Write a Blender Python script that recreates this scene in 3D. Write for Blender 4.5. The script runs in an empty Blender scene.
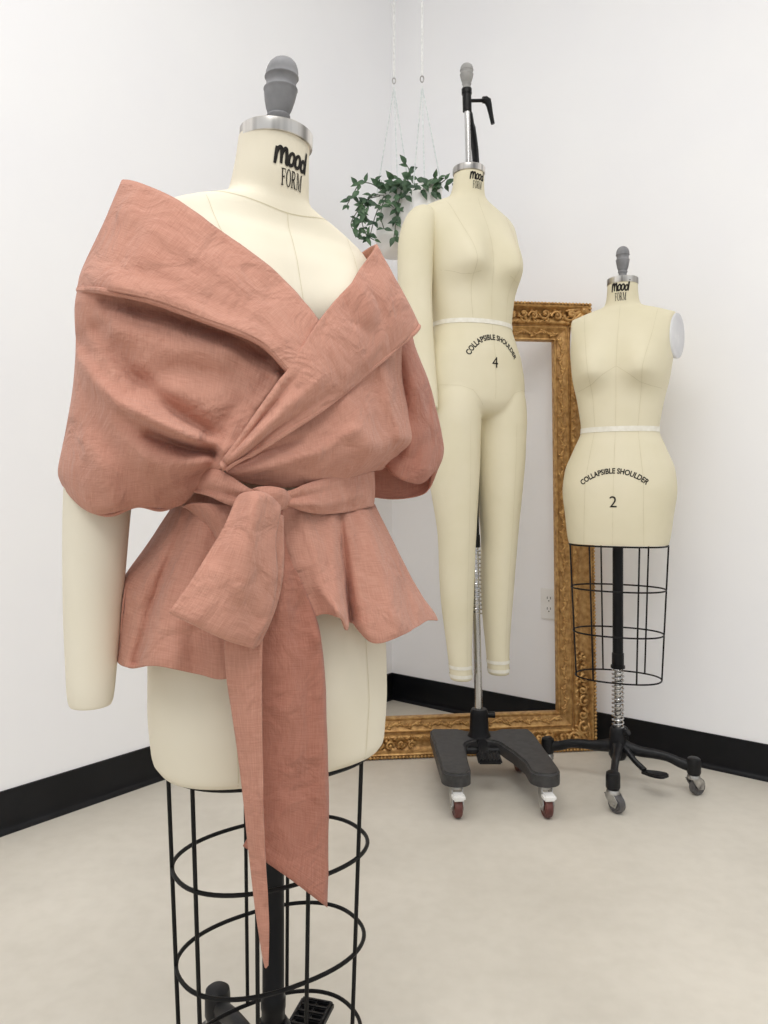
import bpy, bmesh, math, random
import numpy as np
from mathutils import Vector, Matrix, noise
from mathutils.bvhtree import BVHTree

random.seed(7)
PI = math.pi
scene = bpy.context.scene
COL = scene.collection

# ------------------------------------------------------------------ camera
FPX = 760.0
CAM_H = 0.92
HOR = 490.0
cam_d = bpy.data.cameras.new('camera')
cam = bpy.data.objects.new('camera', cam_d)
COL.objects.link(cam)
cam.location = (0, 0, CAM_H)
cam.rotation_euler = (PI / 2, 0, 0)
cam_d.sensor_fit = 'VERTICAL'
cam_d.sensor_height = 36
cam_d.lens = 36 * FPX / 1024
cam_d.shift_y = -(512 - HOR) / 1024
cam_d.clip_start = 0.02
scene.camera = cam


def at(px, py, Y):
    """point of the room seen at a photo coordinate, at depth Y"""
    return Vector(((px - 384) / FPX * Y, Y, CAM_H + (HOR - py) / FPX * Y))


# ------------------------------------------------------------------ colour / materials
def lin(c):
    return tuple(((v / 255) / 12.92 if v / 255 <= 0.04045 else ((v / 255 + 0.055) / 1.055) ** 2.4) for v in c) + (1.0,)


def new_mat(name, rgb, rough=0.6, metal=0.0, spec=0.5):
    m = bpy.data.materials.new(name)
    m.use_nodes = True
    b = m.node_tree.nodes['Principled BSDF']
    b.inputs['Base Color'].default_value = lin(rgb)
    b.inputs['Roughness'].default_value = rough
    b.inputs['Metallic'].default_value = metal
    b.inputs['Specular IOR Level'].default_value = spec
    return m, m.node_tree, b


def add_noise_mix(nt, b, rgb1, rgb2, scale, detail=4, lo=0.35, hi=0.65, coord='Object', stretch=None):
    tc = nt.nodes.new('ShaderNodeTexCoord')
    mp = nt.nodes.new('ShaderNodeMapping')
    if stretch:
        mp.inputs['Scale'].default_value = stretch
    nz = nt.nodes.new('ShaderNodeTexNoise')
    nz.inputs['Scale'].default_value = scale
    nz.inputs['Detail'].default_value = detail
    cr = nt.nodes.new('ShaderNodeValToRGB')
    cr.color_ramp.elements[0].position = lo
    cr.color_ramp.elements[1].position = hi
    cr.color_ramp.elements[0].color = lin(rgb1)
    cr.color_ramp.elements[1].color = lin(rgb2)
    nt.links.new(tc.outputs[coord], mp.inputs['Vector'])
    nt.links.new(mp.outputs['Vector'], nz.inputs['Vector'])
    nt.links.new(nz.outputs['Fac'], cr.inputs['Fac'])
    nt.links.new(cr.outputs['Color'], b.inputs['Base Color'])
    return nz, cr, mp


def add_bump(nt, b, fac_socket, strength=0.2, dist=0.002):
    bp = nt.nodes.new('ShaderNodeBump')
    bp.inputs['Strength'].default_value = strength
    bp.inputs['Distance'].default_value = dist
    nt.links.new(fac_socket, bp.inputs['Height'])
    nt.links.new(bp.outputs['Normal'], b.inputs['Normal'])
    return bp


M = {}
# wall paint
m, nt, b = new_mat('wall_paint', (242, 242, 243), 0.75, spec=0.2)
nz, cr, _ = add_noise_mix(nt, b, (245, 245, 247), (247, 247, 248), 3.0)
n2 = nt.nodes.new('ShaderNodeTexNoise'); n2.inputs['Scale'].default_value = 220; n2.inputs['Detail'].default_value = 3
add_bump(nt, b, n2.outputs['Fac'], 0.08, 0.001)
M['wall'] = m
m, nt, b = new_mat('ceiling_paint', (244, 244, 244), 0.9, spec=0.1)
add_noise_mix(nt, b, (242, 242, 242), (246, 246, 246), 3.0)
M['ceiling'] = m
# polished concrete floor
m, nt, b = new_mat('polished_concrete', (214, 207, 194), 0.34, spec=0.3)
nz, cr, _ = add_noise_mix(nt, b, (206, 200, 188), (218, 212, 200), 2.2, 7, 0.36, 0.66)
n2 = nt.nodes.new('ShaderNodeTexNoise'); n2.inputs['Scale'].default_value = 26; n2.inputs['Detail'].default_value = 6
mixn = nt.nodes.new('ShaderNodeMix'); mixn.data_type = 'RGBA'; mixn.blend_type = 'MULTIPLY'
mixn.inputs['Factor'].default_value = 1.0
cr2 = nt.nodes.new('ShaderNodeValToRGB')
cr2.color_ramp.elements[0].position = 0.3; cr2.color_ramp.elements[0].color = (0.95, 0.947, 0.94, 1)
cr2.color_ramp.elements[1].position = 0.62; cr2.color_ramp.elements[1].color = (1, 1, 1, 1)
tc = nt.nodes.new('ShaderNodeTexCoord')
nt.links.new(tc.outputs['Object'], n2.inputs['Vector'])
nt.links.new(n2.outputs['Fac'], cr2.inputs['Fac'])
nt.links.new(cr.outputs['Color'], mixn.inputs['A'])
nt.links.new(cr2.outputs['Color'], mixn.inputs['B'])
nt.links.new(mixn.outputs['Result'], b.inputs['Base Color'])
n3 = nt.nodes.new('ShaderNodeTexNoise'); n3.inputs['Scale'].default_value = 6
rr = nt.nodes.new('ShaderNodeMapRange'); rr.inputs['To Min'].default_value = 0.28; rr.inputs['To Max'].default_value = 0.5
nt.links.new(n3.outputs['Fac'], rr.inputs['Value']); nt.links.new(rr.outputs['Result'], b.inputs['Roughness'])
M['floor'] = m
m, nt, b = new_mat('black_vinyl', (22, 23, 26), 0.45, spec=0.25)
add_noise_mix(nt, b, (18, 19, 22), (25, 26, 29), 9)
M['base'] = m


# cream canvas of the forms
def canvas(name, c1, c2):
    m, nt, b = new_mat(name, c1, 0.72, spec=0.25)
    nz, cr, _ = add_noise_mix(nt, b, c1, c2, 5.0, 5, 0.35, 0.7)
    n2 = nt.nodes.new('ShaderNodeTexNoise'); n2.inputs['Scale'].default_value = 420; n2.inputs['Detail'].default_value = 2
    tc = nt.nodes.new('ShaderNodeTexCoord'); nt.links.new(tc.outputs['Object'], n2.inputs['Vector'])
    add_bump(nt, b, n2.outputs['Fac'], 0.12, 0.0006)
    return m


M['canvas'] = canvas('cream_canvas', (219, 211, 183), (226, 218, 193))
M['canvas_pale'] = canvas('pale_canvas', (226, 218, 197), (231, 224, 206))
m, nt, b = new_mat('seam_thread', (206, 197, 167), 0.8); add_noise_mix(nt, b, (200, 191, 160), (211, 203, 174), 40); M['seam'] = m
m, nt, b = new_mat('twill_tape', (232, 229, 218), 0.8); add_noise_mix(nt, b, (226, 222, 208), (236, 233, 222), 60); M['tape'] = m
m, nt, b = new_mat('print_ink', (34, 31, 28), 0.7, spec=0.2); add_noise_mix(nt, b, (28, 26, 24), (44, 41, 37), 120); M['ink'] = m
m, nt, b = new_mat('grey_rubber', (112, 112, 114), 0.6, spec=0.3); add_noise_mix(nt, b, (118, 118, 120), (136, 136, 138), 30); M['knob'] = m
m, nt, b = new_mat('light_grey_rubber', (142, 142, 140), 0.6, spec=0.3); add_noise_mix(nt, b, (146, 145, 142), (164, 163, 160), 30); M['knob_light'] = m


def reflection_streaks(name, rgb, rough, stretch):
    m, nt, b = new_mat(name, rgb, rough, 1.0)
    nz, cr, mp = add_noise_mix(nt, b, tuple(int(c * .62) for c in rgb), rgb, 9, 2, 0.36, 0.6, stretch=stretch)  # light and dark reflections painted into the metal colour as upright streaks
    return m


M['steel'] = reflection_streaks('steel_painted_reflections', (226, 222, 216), 0.3, (5, 5, .1))
m, nt, b = new_mat('chrome', (200, 200, 202), 0.2, 1.0); add_noise_mix(nt, b, (176, 175, 174), (214, 213, 212), 14, 2, stretch=(3, 3, .2)); M['chrome'] = m
m, nt, b = new_mat('black_enamel', (12, 12, 14), 0.36, spec=0.22); add_noise_mix(nt, b, (9, 9, 11), (15, 15, 17), 20); M['black'] = m
m, nt, b = new_mat('black_wire', (16, 15, 15), 0.45, spec=0.2); add_noise_mix(nt, b, (12, 12, 12), (18, 17, 17), 50); M['wire'] = m
m, nt, b = new_mat('charcoal_castiron', (66, 65, 65), 0.5, spec=0.4)
nz, cr, _ = add_noise_mix(nt, b, (48, 47, 47), (62, 61, 61), 60)
add_bump(nt, b, nz.outputs['Fac'], 0.15, 0.001); M['iron'] = m
m, nt, b = new_mat('black_castiron', (24, 24, 26), 0.42, spec=0.28)
nz, cr, _ = add_noise_mix(nt, b, (17, 17, 19), (28, 28, 30), 50)
add_bump(nt, b, nz.outputs['Fac'], 0.12, 0.001); M['iron_black'] = m
m, nt, b = new_mat('caster_rubber', (84, 82, 82), 0.5); add_noise_mix(nt, b, (72, 70, 70), (96, 94, 94), 40); M['tyre'] = m
m, nt, b = new_mat('maroon_caster', (96, 52, 46), 0.4); add_noise_mix(nt, b, (84, 44, 40), (110, 62, 54), 40); M['tyre_red'] = m
m, nt, b = new_mat('zinc', (176, 174, 170), 0.35, 0.85); add_noise_mix(nt, b, (150, 148, 145), (196, 194, 190), 40); M['zinc'] = m
m, nt, b = new_mat('white_plastic', (236, 235, 232), 0.4); add_noise_mix(nt, b, (232, 231, 228), (240, 239, 237), 10); M['white'] = m
m, nt, b = new_mat('pale_grey_plate', (214, 214, 216), 0.5); add_noise_mix(nt, b, (204, 204, 207), (222, 222, 223), 12); M['plate'] = m
m, nt, b = new_mat('dark_slot', (70, 66, 62), 0.6); add_noise_mix(nt, b, (60, 56, 52), (80, 76, 72), 40); M['slot'] = m
m, nt, b = new_mat('white_ceramic', (235, 234, 231), 0.35); add_noise_mix(nt, b, (230, 229, 226), (240, 239, 236), 6); M['ceramic'] = m
m, nt, b = new_mat('white_cord', (232, 232, 230), 0.8); add_noise_mix(nt, b, (222, 223, 222), (240, 240, 238), 90); M['cord'] = m
m, nt, b = new_mat('pale_twine', (205, 212, 212), 0.8); add_noise_mix(nt, b, (212, 218, 218), (232, 236, 235), 90); M['twine'] = m
m, nt, b = new_mat('leaf_green', (62, 96, 66), 0.45, spec=0.4)
add_noise_mix(nt, b, (38, 64, 46), (88, 118, 84), 24, 3, 0.3, 0.72); M['leaf'] = m
m, nt, b = new_mat('vine_stem', (70, 82, 62), 0.6); add_noise_mix(nt, b, (58, 70, 52), (84, 94, 74), 30); M['stem'] = m

# antique gold
m, nt, b = new_mat('antique_gold', (176, 132, 70), 0.38, 0.5)
nz, cr, mp = add_noise_mix(nt, b, (150, 110, 62), (212, 172, 110), 60, 8, 0.28, 0.72)
e = cr.color_ramp.elements.new(0.5); e.color = lin((186, 144, 88))
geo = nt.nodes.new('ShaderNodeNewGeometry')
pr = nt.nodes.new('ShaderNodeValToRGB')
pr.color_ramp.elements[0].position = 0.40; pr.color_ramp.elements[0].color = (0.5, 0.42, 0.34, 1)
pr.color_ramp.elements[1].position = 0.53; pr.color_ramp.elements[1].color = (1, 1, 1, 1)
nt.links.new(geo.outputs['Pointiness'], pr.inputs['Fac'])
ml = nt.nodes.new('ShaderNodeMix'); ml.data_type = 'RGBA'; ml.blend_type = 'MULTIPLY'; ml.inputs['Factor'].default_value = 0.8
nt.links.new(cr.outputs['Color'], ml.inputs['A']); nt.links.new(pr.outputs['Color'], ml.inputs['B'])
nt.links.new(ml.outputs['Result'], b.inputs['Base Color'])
n2 = nt.nodes.new('ShaderNodeTexNoise'); n2.inputs['Scale'].default_value = 95; n2.inputs['Detail'].default_value = 5
tc = nt.nodes.new('ShaderNodeTexCoord'); nt.links.new(tc.outputs['Object'], n2.inputs['Vector'])
add_bump(nt, b, n2.outputs['Fac'], 0.3, 0.003)
M['gold'] = m


# linen: slubby crossed threads along the cloth's own UV directions
def linen(name, dark, light, vshift=0):
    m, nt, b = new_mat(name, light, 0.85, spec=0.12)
    b.inputs['Sheen Weight'].default_value = 0.12
    b.inputs['Sheen Roughness'].default_value = 0.5
    uv = nt.nodes.new('ShaderNodeTexCoord')
    facs = []
    for st in ((900, 40, 1), (40, 900, 1)):
        mp = nt.nodes.new('ShaderNodeMapping'); mp.inputs['Scale'].default_value = st
        nz = nt.nodes.new('ShaderNodeTexNoise'); nz.inputs['Scale'].default_value = 1.0; nz.inputs['Detail'].default_value = 3
        nt.links.new(uv.outputs['UV'], mp.inputs['Vector']); nt.links.new(mp.outputs['Vector'], nz.inputs['Vector'])
        facs.append(nz.outputs['Fac'])
    ad = nt.nodes.new('ShaderNodeMath'); ad.operation = 'ADD'
    nt.links.new(facs[0], ad.inputs[0]); nt.links.new(facs[1], ad.inputs[1])
    hf = nt.nodes.new('ShaderNodeMath'); hf.operation = 'MULTIPLY'; hf.inputs[1].default_value = 0.5
    nt.links.new(ad.outputs[0], hf.inputs[0])
    big = nt.nodes.new('ShaderNodeTexNoise'); big.inputs['Scale'].default_value = 9; big.inputs['Detail'].default_value = 5
    tob = nt.nodes.new('ShaderNodeTexCoord'); nt.links.new(tob.outputs['Object'], big.inputs['Vector'])
    mx = nt.nodes.new('ShaderNodeMath'); mx.operation = 'MULTIPLY_ADD'
    mx.inputs[1].default_value = 0.35
    nt.links.new(big.outputs['Fac'], mx.inputs[0]); nt.links.new(hf.outputs[0], mx.inputs[2])
    cr = nt.nodes.new('ShaderNodeValToRGB')
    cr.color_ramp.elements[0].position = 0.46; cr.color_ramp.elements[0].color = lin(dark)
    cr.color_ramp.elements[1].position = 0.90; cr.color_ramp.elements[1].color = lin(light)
    nt.links.new(mx.outputs[0], cr.inputs['Fac']); nt.links.new(cr.outputs['Color'], b.inputs['Base Color'])
    bp = add_bump(nt, b, hf.outputs[0], 0.35, 0.0012)
    # soft crumples
    cn = nt.nodes.new('ShaderNodeTexNoise'); cn.inputs['Scale'].default_value = 17; cn.inputs['Detail'].default_value = 6
    cn.inputs['Distortion'].default_value = 0.7
    nt.links.new(tob.outputs['Object'], cn.inputs['Vector'])
    b2 = nt.nodes.new('ShaderNodeBump'); b2.inputs['Strength'].default_value = 0.6; b2.inputs['Distance'].default_value = 0.026
    nt.links.new(cn.outputs['Fac'], b2.inputs['Height']); nt.links.new(b2.outputs['Normal'], bp.inputs['Normal'])
    return m


M['linen'] = linen('rose_linen', (176, 122, 104), (203, 153, 134))
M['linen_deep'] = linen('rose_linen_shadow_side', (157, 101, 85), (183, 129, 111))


# ------------------------------------------------------------------ object helpers
def link(o, parent=None):
    COL.objects.link(o)
    if parent is not None:
        o.parent = parent
    return o


def empty(name, loc, rz, label, cat, group=None, rx=0.0):
    o = bpy.data.objects.new(name, None)
    o.empty_display_size = 0.1
    o.location = loc
    o.rotation_euler = (rx, 0, rz)
    o['label'] = label
    o['category'] = cat
    if group:
        o['group'] = group
    return link(o)


class MB:
    """collects shapes for ONE mesh object"""

    def __init__(self):
        self.v = []; self.f = []; self.uv = {}

    def add(self, vs, fs):
        o = len(self.v)
        self.v += [tuple(p) for p in vs]
        self.f += [tuple(i + o for i in f) for f in fs]
        return o

    def grid(self, P, closed=False, cap0=False, cap1=False):
        """P: rows of points"""
        R = len(P); C = len(P[0])
        vs = [p for row in P for p in row]
        fs = []
        for r in range(R - 1):
            for c in range(C if closed else C - 1):
                c2 = (c + 1) % C
                fs.append((r * C + c, r * C + c2, (r + 1) * C + c2, (r + 1) * C + c))
        if cap0: fs.append(tuple(range(C))[::-1])
        if cap1: fs.append(tuple((R - 1) * C + c for c in range(C)))
        self.add(vs, fs)

    def tube(self, pts, r, n=10, closed=False, caps=True, flat=None):
        pts = [Vector(p) for p in pts]
        N = len(pts)
        rs = r if hasattr(r, '__len__') else [r] * N
        rows = []
        up = None
        for i, p in enumerate(pts):
            if closed:
                t = pts[(i + 1) % N] - pts[i - 1]
            else:
                t = pts[min(i + 1, N - 1)] - pts[max(i - 1, 0)]
            t.normalize()
            if up is None:
                up = Vector((0, 0, 1)) if abs(t.z) < 0.9 else Vector((1, 0, 0))
            up = (up - t * up.dot(t))
            if up.length < 1e-6:
                up = t.orthogonal()
            up.normalize()
            s = t.cross(up)
            k1 = 1.0; k2 = 1.0
            if flat: k1, k2 = flat
            rows.append([p + (s * math.cos(a) * k1 + up * math.sin(a) * k2) * rs[i] for a in [2 * PI * j / n for j in range(n)]])
        if closed:
            rows.append(rows[0])
            self.grid(rows, True)
        else:
            self.grid(rows, True, caps, caps)

    def lathe(self, prof, n=32, c=(0, 0, 0), axis='z', cap=True):
        rows = []
        for (r, z) in prof:
            row = []
            for j in range(n):
                a = 2 * PI * j / n
                x, y, zz = r * math.cos(a), r * math.sin(a), z
                if axis == 'x': x, y, zz = z, x, y
                if axis == 'y': x, y, zz = y, z, x
                row.append((c[0] + x, c[1] + y, c[2] + zz))
            rows.append(row)
        self.grid(rows, True, cap, cap)

    def box(self, c, s, rot=None, bevel=0.0):
        bm = bmesh.new()
        bmesh.ops.create_cube(bm, size=1.0)
        for v in bm.verts:
            v.co = Vector((v.co.x * s[0], v.co.y * s[1], v.co.z * s[2]))
        if bevel:
            bmesh.ops.bevel(bm, geom=list(bm.edges), offset=bevel, segments=2, affect='EDGES')
        mat = Matrix.Translation(Vector(c)) @ (rot if rot is not None else Matrix())
        bm.verts.ensure_lookup_table()
        vs = [mat @ v.co for v in bm.verts]
        fs = [tuple(v.index for v in f.verts) for f in bm.faces]
        bm.free()
        self.add(vs, fs)

    def ball(self, c, r, n=12, rot=None):
        rx, ry, rz = r if hasattr(r, '__len__') else (r, r, r)
        rows = []
        for i in range(1, n):
            th = PI * i / n
            rows.append([(rx * math.sin(th) * math.cos(2 * PI * j / (2 * n)), ry * math.sin(th) * math.sin(2 * PI * j / (2 * n)), rz * math.cos(th)) for j in range(2 * n)])
        mt = Matrix.Translation(Vector(c)) @ (rot if rot is not None else Matrix())
        rows = [[mt @ Vector(p) for p in row] for row in rows]
        self.grid(rows, True, True, True)

    def prism(self, poly, z0, z1, bevel=0.0):
        """vertical prism from a list of xy points"""
        bm = bmesh.new()
        vs = [bm.verts.new((p[0], p[1], z0)) for p in poly]
        f = bm.faces.new(vs)
        r = bmesh.ops.extrude_face_region(bm, geom=[f])
        for g in r['geom']:
            if isinstance(g, bmesh.types.BMVert): g.co.z = z1
        bmesh.ops.recalc_face_normals(bm, faces=bm.faces)
        if bevel:
            es = [e for e in bm.edges if abs(e.verts[0].co.z - z1) < 1e-6 and abs(e.verts[1].co.z - z1) < 1e-6]
            bmesh.ops.bevel(bm, geom=es, offset=bevel, segments=3, affect='EDGES')
        bm.verts.ensure_lookup_table(); bm.verts.index_update()
        self.add([v.co.copy() for v in bm.verts], [tuple(v.index for v in f.verts) for f in bm.faces])
        bm.free()

    def build(self, name, mat, parent=None, smooth=True, angle=40, solid=0.0, label=None, uvs=None, fix=True, offset=0.0):
        me = bpy.data.meshes.new(name)
        me.from_pydata(self.v, [], self.f)
        if uvs is not None:
            l = me.uv_layers.new(name='UVMap')
            for lp in me.loops:
                l.data[lp.index].uv = uvs[lp.vertex_index]
        if fix:
            bm = bmesh.new(); bm.from_mesh(me)
            bmesh.ops.recalc_face_normals(bm, faces=bm.faces)
            bm.to_mesh(me); bm.free()
        me.materials.append(mat)
        if smooth:
            me.polygons.foreach_set('use_smooth', [True] * len(me.polygons))
            if angle and angle < 180:
                me.set_sharp_from_angle(angle=math.radians(angle))
        me.update()
        o = bpy.data.objects.new(name, me)
        if label: o['label'] = label
        link(o, parent)
        if solid:
            md = o.modifiers.new('thickness', 'SOLIDIFY'); md.thickness = solid; md.offset = offset
        return o


def tag(o, label, cat, group=None):
    o['label'] = label; o['category'] = cat
    if group: o['group'] = group
    return o


def interp(tab, z):
    """smooth (pchip-like) interpolation of a table [(z, v...)] descending or ascending"""
    t = sorted(tab, key=lambda r: r[0])
    zs = [r[0] for r in t]
    K = len(t[0]) - 1
    if z <= zs[0]: return list(t[0][1:])
    if z >= zs[-1]: return list(t[-1][1:])
    i = max(j for j in range(len(zs) - 1) if zs[j] <= z)
    h = zs[i + 1] - zs[i]
    s = (z - zs[i]) / h
    out = []
    for k in range(1, K + 1):
        def slope(j):
            if j <= 0 or j >= len(zs) - 1:
                a = max(0, min(j, len(zs) - 2)); return (t[a + 1][k] - t[a][k]) / (zs[a + 1] - zs[a])
            d0 = (t[j][k] - t[j - 1][k]) / (zs[j] - zs[j - 1]); d1 = (t[j + 1][k] - t[j][k]) / (zs[j + 1] - zs[j])
            return 0.0 if d0 * d1 <= 0 else 2 * d0 * d1 / (d0 + d1)
        m0, m1 = slope(i), slope(i + 1)
        p0, p1 = t[i][k], t[i + 1][k]
        out.append((2 * s**3 - 3 * s**2 + 1) * p0 + (s**3 - 2 * s**2 + s) * h * m0 + (-2 * s**3 + 3 * s**2) * p1 + (s**3 - s**2) * h * m1)
    return out


def sgnp(x, p): return math.copysign(abs(x) ** p, x)


# ------------------------------------------------------------------ room
CORNER = Vector((0.035, 3.36, 0))
LD = Vector((math.cos(math.radians(231.3)), math.sin(math.radians(231.3)), 0))   # along the left wall, towards the camera
RD = Vector((math.cos(math.radians(321.3)), math.sin(math.radians(321.3)), 0))   # along the right wall
CEIL = 3.45


def struct(o):
    o['kind'] = 'structure'
    return o


def wall(name, d, inward, L):
    mb = MB()
    a = CORNER - d * 0.0; bpt = CORNER + d * L
    back = -inward * 0.12
    vs = []
    for p in (a + back - d * 0.12, bpt + back, bpt, a):
        vs.append((p.x, p.y, 0.0)); vs.append((p.x, p.y, CEIL))
    fs = [(0, 2, 3, 1), (2, 4, 5, 3), (4, 6, 7, 5), (6, 0, 1, 7), (0, 6, 4, 2), (1, 3, 5, 7)]
    mb.add(vs, fs)
    return struct(mb.build(name, M['wall'], smooth=False))


wall('wall_left', LD, RD, 6.0)
wall('wall_right', RD, LD, 6.0)
mb = MB()
q = [CORNER - (LD + RD) * 0.12, CORNER + LD * 6 - RD * .12, CORNER + LD * 6 + RD * 6, CORNER + RD * 6 - LD * .12]
mb.add([(p.x, p.y, 0) for p in q] + [(p.x, p.y, -0.1) for p in q], [(0, 1, 2, 3), (7, 6, 5, 4), (0, 4, 5, 1), (1, 5, 6, 2), (2, 6, 7, 3), (3, 7, 4, 0)])
struct(mb.build('floor', M['floor'], smooth=False))
mb = MB()
q = [CORNER - (LD + RD) * 0.12, CORNER + LD * 6 - RD * .12, CORNER + LD * 6 + RD * 6, CORNER + RD * 6 - LD * .12]
mb.add([(p.x, p.y, CEIL) for p in q] + [(p.x, p.y, CEIL + .1) for p in q], [(3, 2, 1, 0), (4, 5, 6, 7), (0, 4, 5, 1), (1, 5, 6, 2), (2, 6, 7, 3), (3, 7, 4, 0)])
struct(mb.build('ceiling', M['ceiling'], smooth=False))


def baseboard(name, d, inward):
    prof = [(0.0, 0.0), (0.022, 0.0), (0.021, 0.003), (0.013, 0.008), (0.008, 0.016), (0.006, 0.03), (0.006, 0.108), (0.005, 0.112), (0.0, 0.113)]
    mb = MB()
    rows = []
    for t in (0.0, 6.0):
        rows.append([CORNER + d * (t + (w if t == 0 else 0)) + inward * w + Vector((0, 0, h)) for (w, h) in prof])
    mb.grid(rows, True, True, True)
    return struct(mb.build(name, M['base'], angle=50))


baseboard('baseboard_left', LD, RD)
baseboard('baseboard_right', RD, LD)


# ------------------------------------------------------------------ dress forms
def build_torso(tab, bust, z0, z1, nz=110, n=96, belly=None):
    """tab rows: z, half width, front depth, back depth, exponent, centre offset (towards the front)"""
    rows = []
    for i in range(nz + 1):
        z = z0 + (z1 - z0) * i / nz
        a, bf, bb, e, vc = interp(tab, z)
        row = []
        for j in range(n):
            th = 2 * PI * j / n
            u = a * sgnp(math.cos(th), 2 / e)
            sv = sgnp(math.sin(th), 2 / e)
            v = vc + (bf if sv > 0 else bb) * sv
            if sv > -0.2:
                for (ub, zb, A, su, sup, sdn) in bust:
                    dz = z - zb
                    s2 = sup if dz > 0 else sdn
                    du = abs(u) - ub
                    g = math.exp(-(du / su) ** 2 - (dz / s2) ** 2)
                    v += A * g * max(0.0, min(1.0, (sv + 0.2) * 1.6))
                    u += math.copysign(1, u) * A * 0.25 * g * max(0, 1 - abs(sv))
            row.append((u, -v, z))
        rows.append(row)
    return rows


def bvh_of(mb):
    return BVHTree.FromPolygons([Vector(p) for p in mb.v], mb.f)


def front_hit(bvh, u, z, off=0.0008, back=False):
    s = 1 if back else -1
    h = bvh.ray_cast(Vector((u, s * 0.6, z)), Vector((0, -s, 0)))
    if h[0] is None: return None
    return h[0] + Vector((0, s * off, 0))


def ribbon(bvh, path, w, name, mat, parent, off=0.0006, back=False, label=None):
    """thin strip laid on the form surface; path in (u, z)"""
    mb = MB()
    add_ribbon(mb, bvh, path, w, off, back)
    return mb.build(name, mat, parent, label=label, fix=False)


def resample(path, step):
    out = [path[0]]
    for i in range(len(path) - 1):
        a = Vector(path[i]); b_ = Vector(path[i + 1]); L = (b_ - a).length
        k = max(1, int(L / step))
        for j in range(1, k + 1):
            out.append(tuple(a.lerp(b_, j / k)))
    return out


def cr1(pts, per):
    """catmull-rom through points (any dimension)"""
    P = np.array(pts, float)
    n = len(P)
    out = []
    for i in range(n - 1):
        p0 = P[i - 1] if i > 0 else 2 * P[0] - P[1]
        p1, p2 = P[i], P[i + 1]
        p3 = P[i + 2] if i + 2 < n else 2 * P[-1] - P[-2]
        for k in range(per):
            t = k / per
            out.append(0.5 * ((2 * p1) + (-p0 + p2) * t + (2 * p0 - 5 * p1 + 4 * p2 - p3) * t**2 + (-p0 + 3 * p1 - 3 * p2 + p3) * t**3))
    out.append(P[-1])
    return np.array(out)


def seam_line(parent, bvh, path, w):
    mb = MB(); add_ribbon(mb, bvh, path, w * .75, .0006)
    return mb.build('seam', M['seam'], parent, fix=False)


def add_ribbon(mb, bvh, path, w, off=0.0006, back=False):
    pts = [tuple(p) for p in resample(path, 0.008)]
    rows = []
    for i, p in enumerate(pts):
        a = Vector(pts[max(0, i - 1)]); c = Vector(pts[min(len(pts) - 1, i + 1)])
        d = (c - a).normalized(); nrm = Vector((-d.y, d.x))
        l = front_hit(bvh, p[0] + nrm.x * w / 2, p[1] + nrm.y * w / 2, off, back)
        r = front_hit(bvh, p[0] - nrm.x * w / 2, p[1] - nrm.y * w / 2, off, back)
        if l is None or r is None:
            if len(rows) > 1: mb.grid(rows)
            rows = []
            continue
        rows.append([l, r])
    if len(rows) > 1: mb.grid(rows)


def ring_band(tabfun, z_lo, z_hi, off, name, mat, parent, n=96, tilt=None, label=None):
    mb = MB()
    rows = []
    for z in (z_lo, (z_lo + z_hi) / 2, z_hi):
        rows.append([tabfun(z, 2 * PI * j / n, off) for j in range(n)])
    mb.grid(rows, True)
    return mb.build(name, mat, parent, label=label, solid=0.0012)


# lettering -------------------------------------------------------------
def text_polys(s, bold=0.0):
    """flat triangulated outline text with Blender's built-in font; returns verts (x,y), faces, width"""
    cu = bpy.data.curves.new('lettering_source', 'FONT')
    cu.body = s; cu.size = 1.0; cu.resolution_u = 6; cu.offset = bold; cu.fill_mode = 'FRONT' if cu.dimensions == '2D' else 'FRONT'
    o = bpy.data.objects.new('lettering_source', cu)
    COL.objects.link(o)
    dg = bpy.context.evaluated_depsgraph_get()
    me = bpy.data.meshes.new_from_object(o.evaluated_get(dg))
    vs = [(v.co.x, v.co.y) for v in me.vertices]
    fs = [tuple(p.vertices) for p in me.polygons]
    bpy.data.objects.remove(o); bpy.data.curves.remove(cu); bpy.data.meshes.remove(me)
    # front faces only, drop degenerate
    keep = []
    for f in fs:
        ar = 0
        for i in range(len(f)):
            x0, y0 = vs[f[i]]; x1, y1 = vs[f[(i + 1) % len(f)]]; ar += x0 * y1 - x1 * y0
        if abs(ar) > 1e-9: keep.append(f)
    xs = [v[0] for v in vs]
    return vs, keep, min(xs), max(xs)


def stroke(mb2, pts, w, per=8):
    """brush stroke as a flat ribbon, returns polys in 2D"""
    c = cr1(pts, per) if len(pts) > 2 else np.array([np.array(pts[0]) * (1 - t) + np.array(pts[1]) * t for t in np.linspace(0, 1, 9)])
    n = len(c)
    vs = []; fs = []
    for i in range(n):
        d = c[min(i + 1, n - 1)] - c[max(i - 1, 0)]
        d = d / (np.linalg.norm(d) + 1e-9)
        nr = np.array([-d[1], d[0]])
        ww = w * (0.75 + 0.25 * math.sin(PI * i / (n - 1)))
        vs.append(tuple(c[i] + nr * ww / 2)); vs.append(tuple(c[i] - nr * ww / 2))
        if i: fs.append((2 * i - 2, 2 * i - 1, 2 * i + 1, 2 * i))
    o = len(mb2[0]); mb2[0].extend(vs); mb2[1].extend([tuple(k + o for k in f) for f in fs])


def ring2d(mb2, cx, cy, rx, ry, wx, wy, n=28, slant=0.0):
    vs = []; fs = []
    for j in range(n):
        a = 2 * PI * j / n
        for k in (1, 0):
            x = (rx - (0 if k else wx)) * math.cos(a); y = (ry - (0 if k else wy)) * math.sin(a)
            vs.append((cx + x + slant * y, cy + y))
    for j in range(n):
        k = (j + 1) % n
        fs.append((2 * j, 2 * j + 1, 2 * k + 1, 2 * k))
    o = len(mb2[0]); mb2[0].extend(vs); mb2[1].extend([tuple(k + o for k in f) for f in fs])


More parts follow.
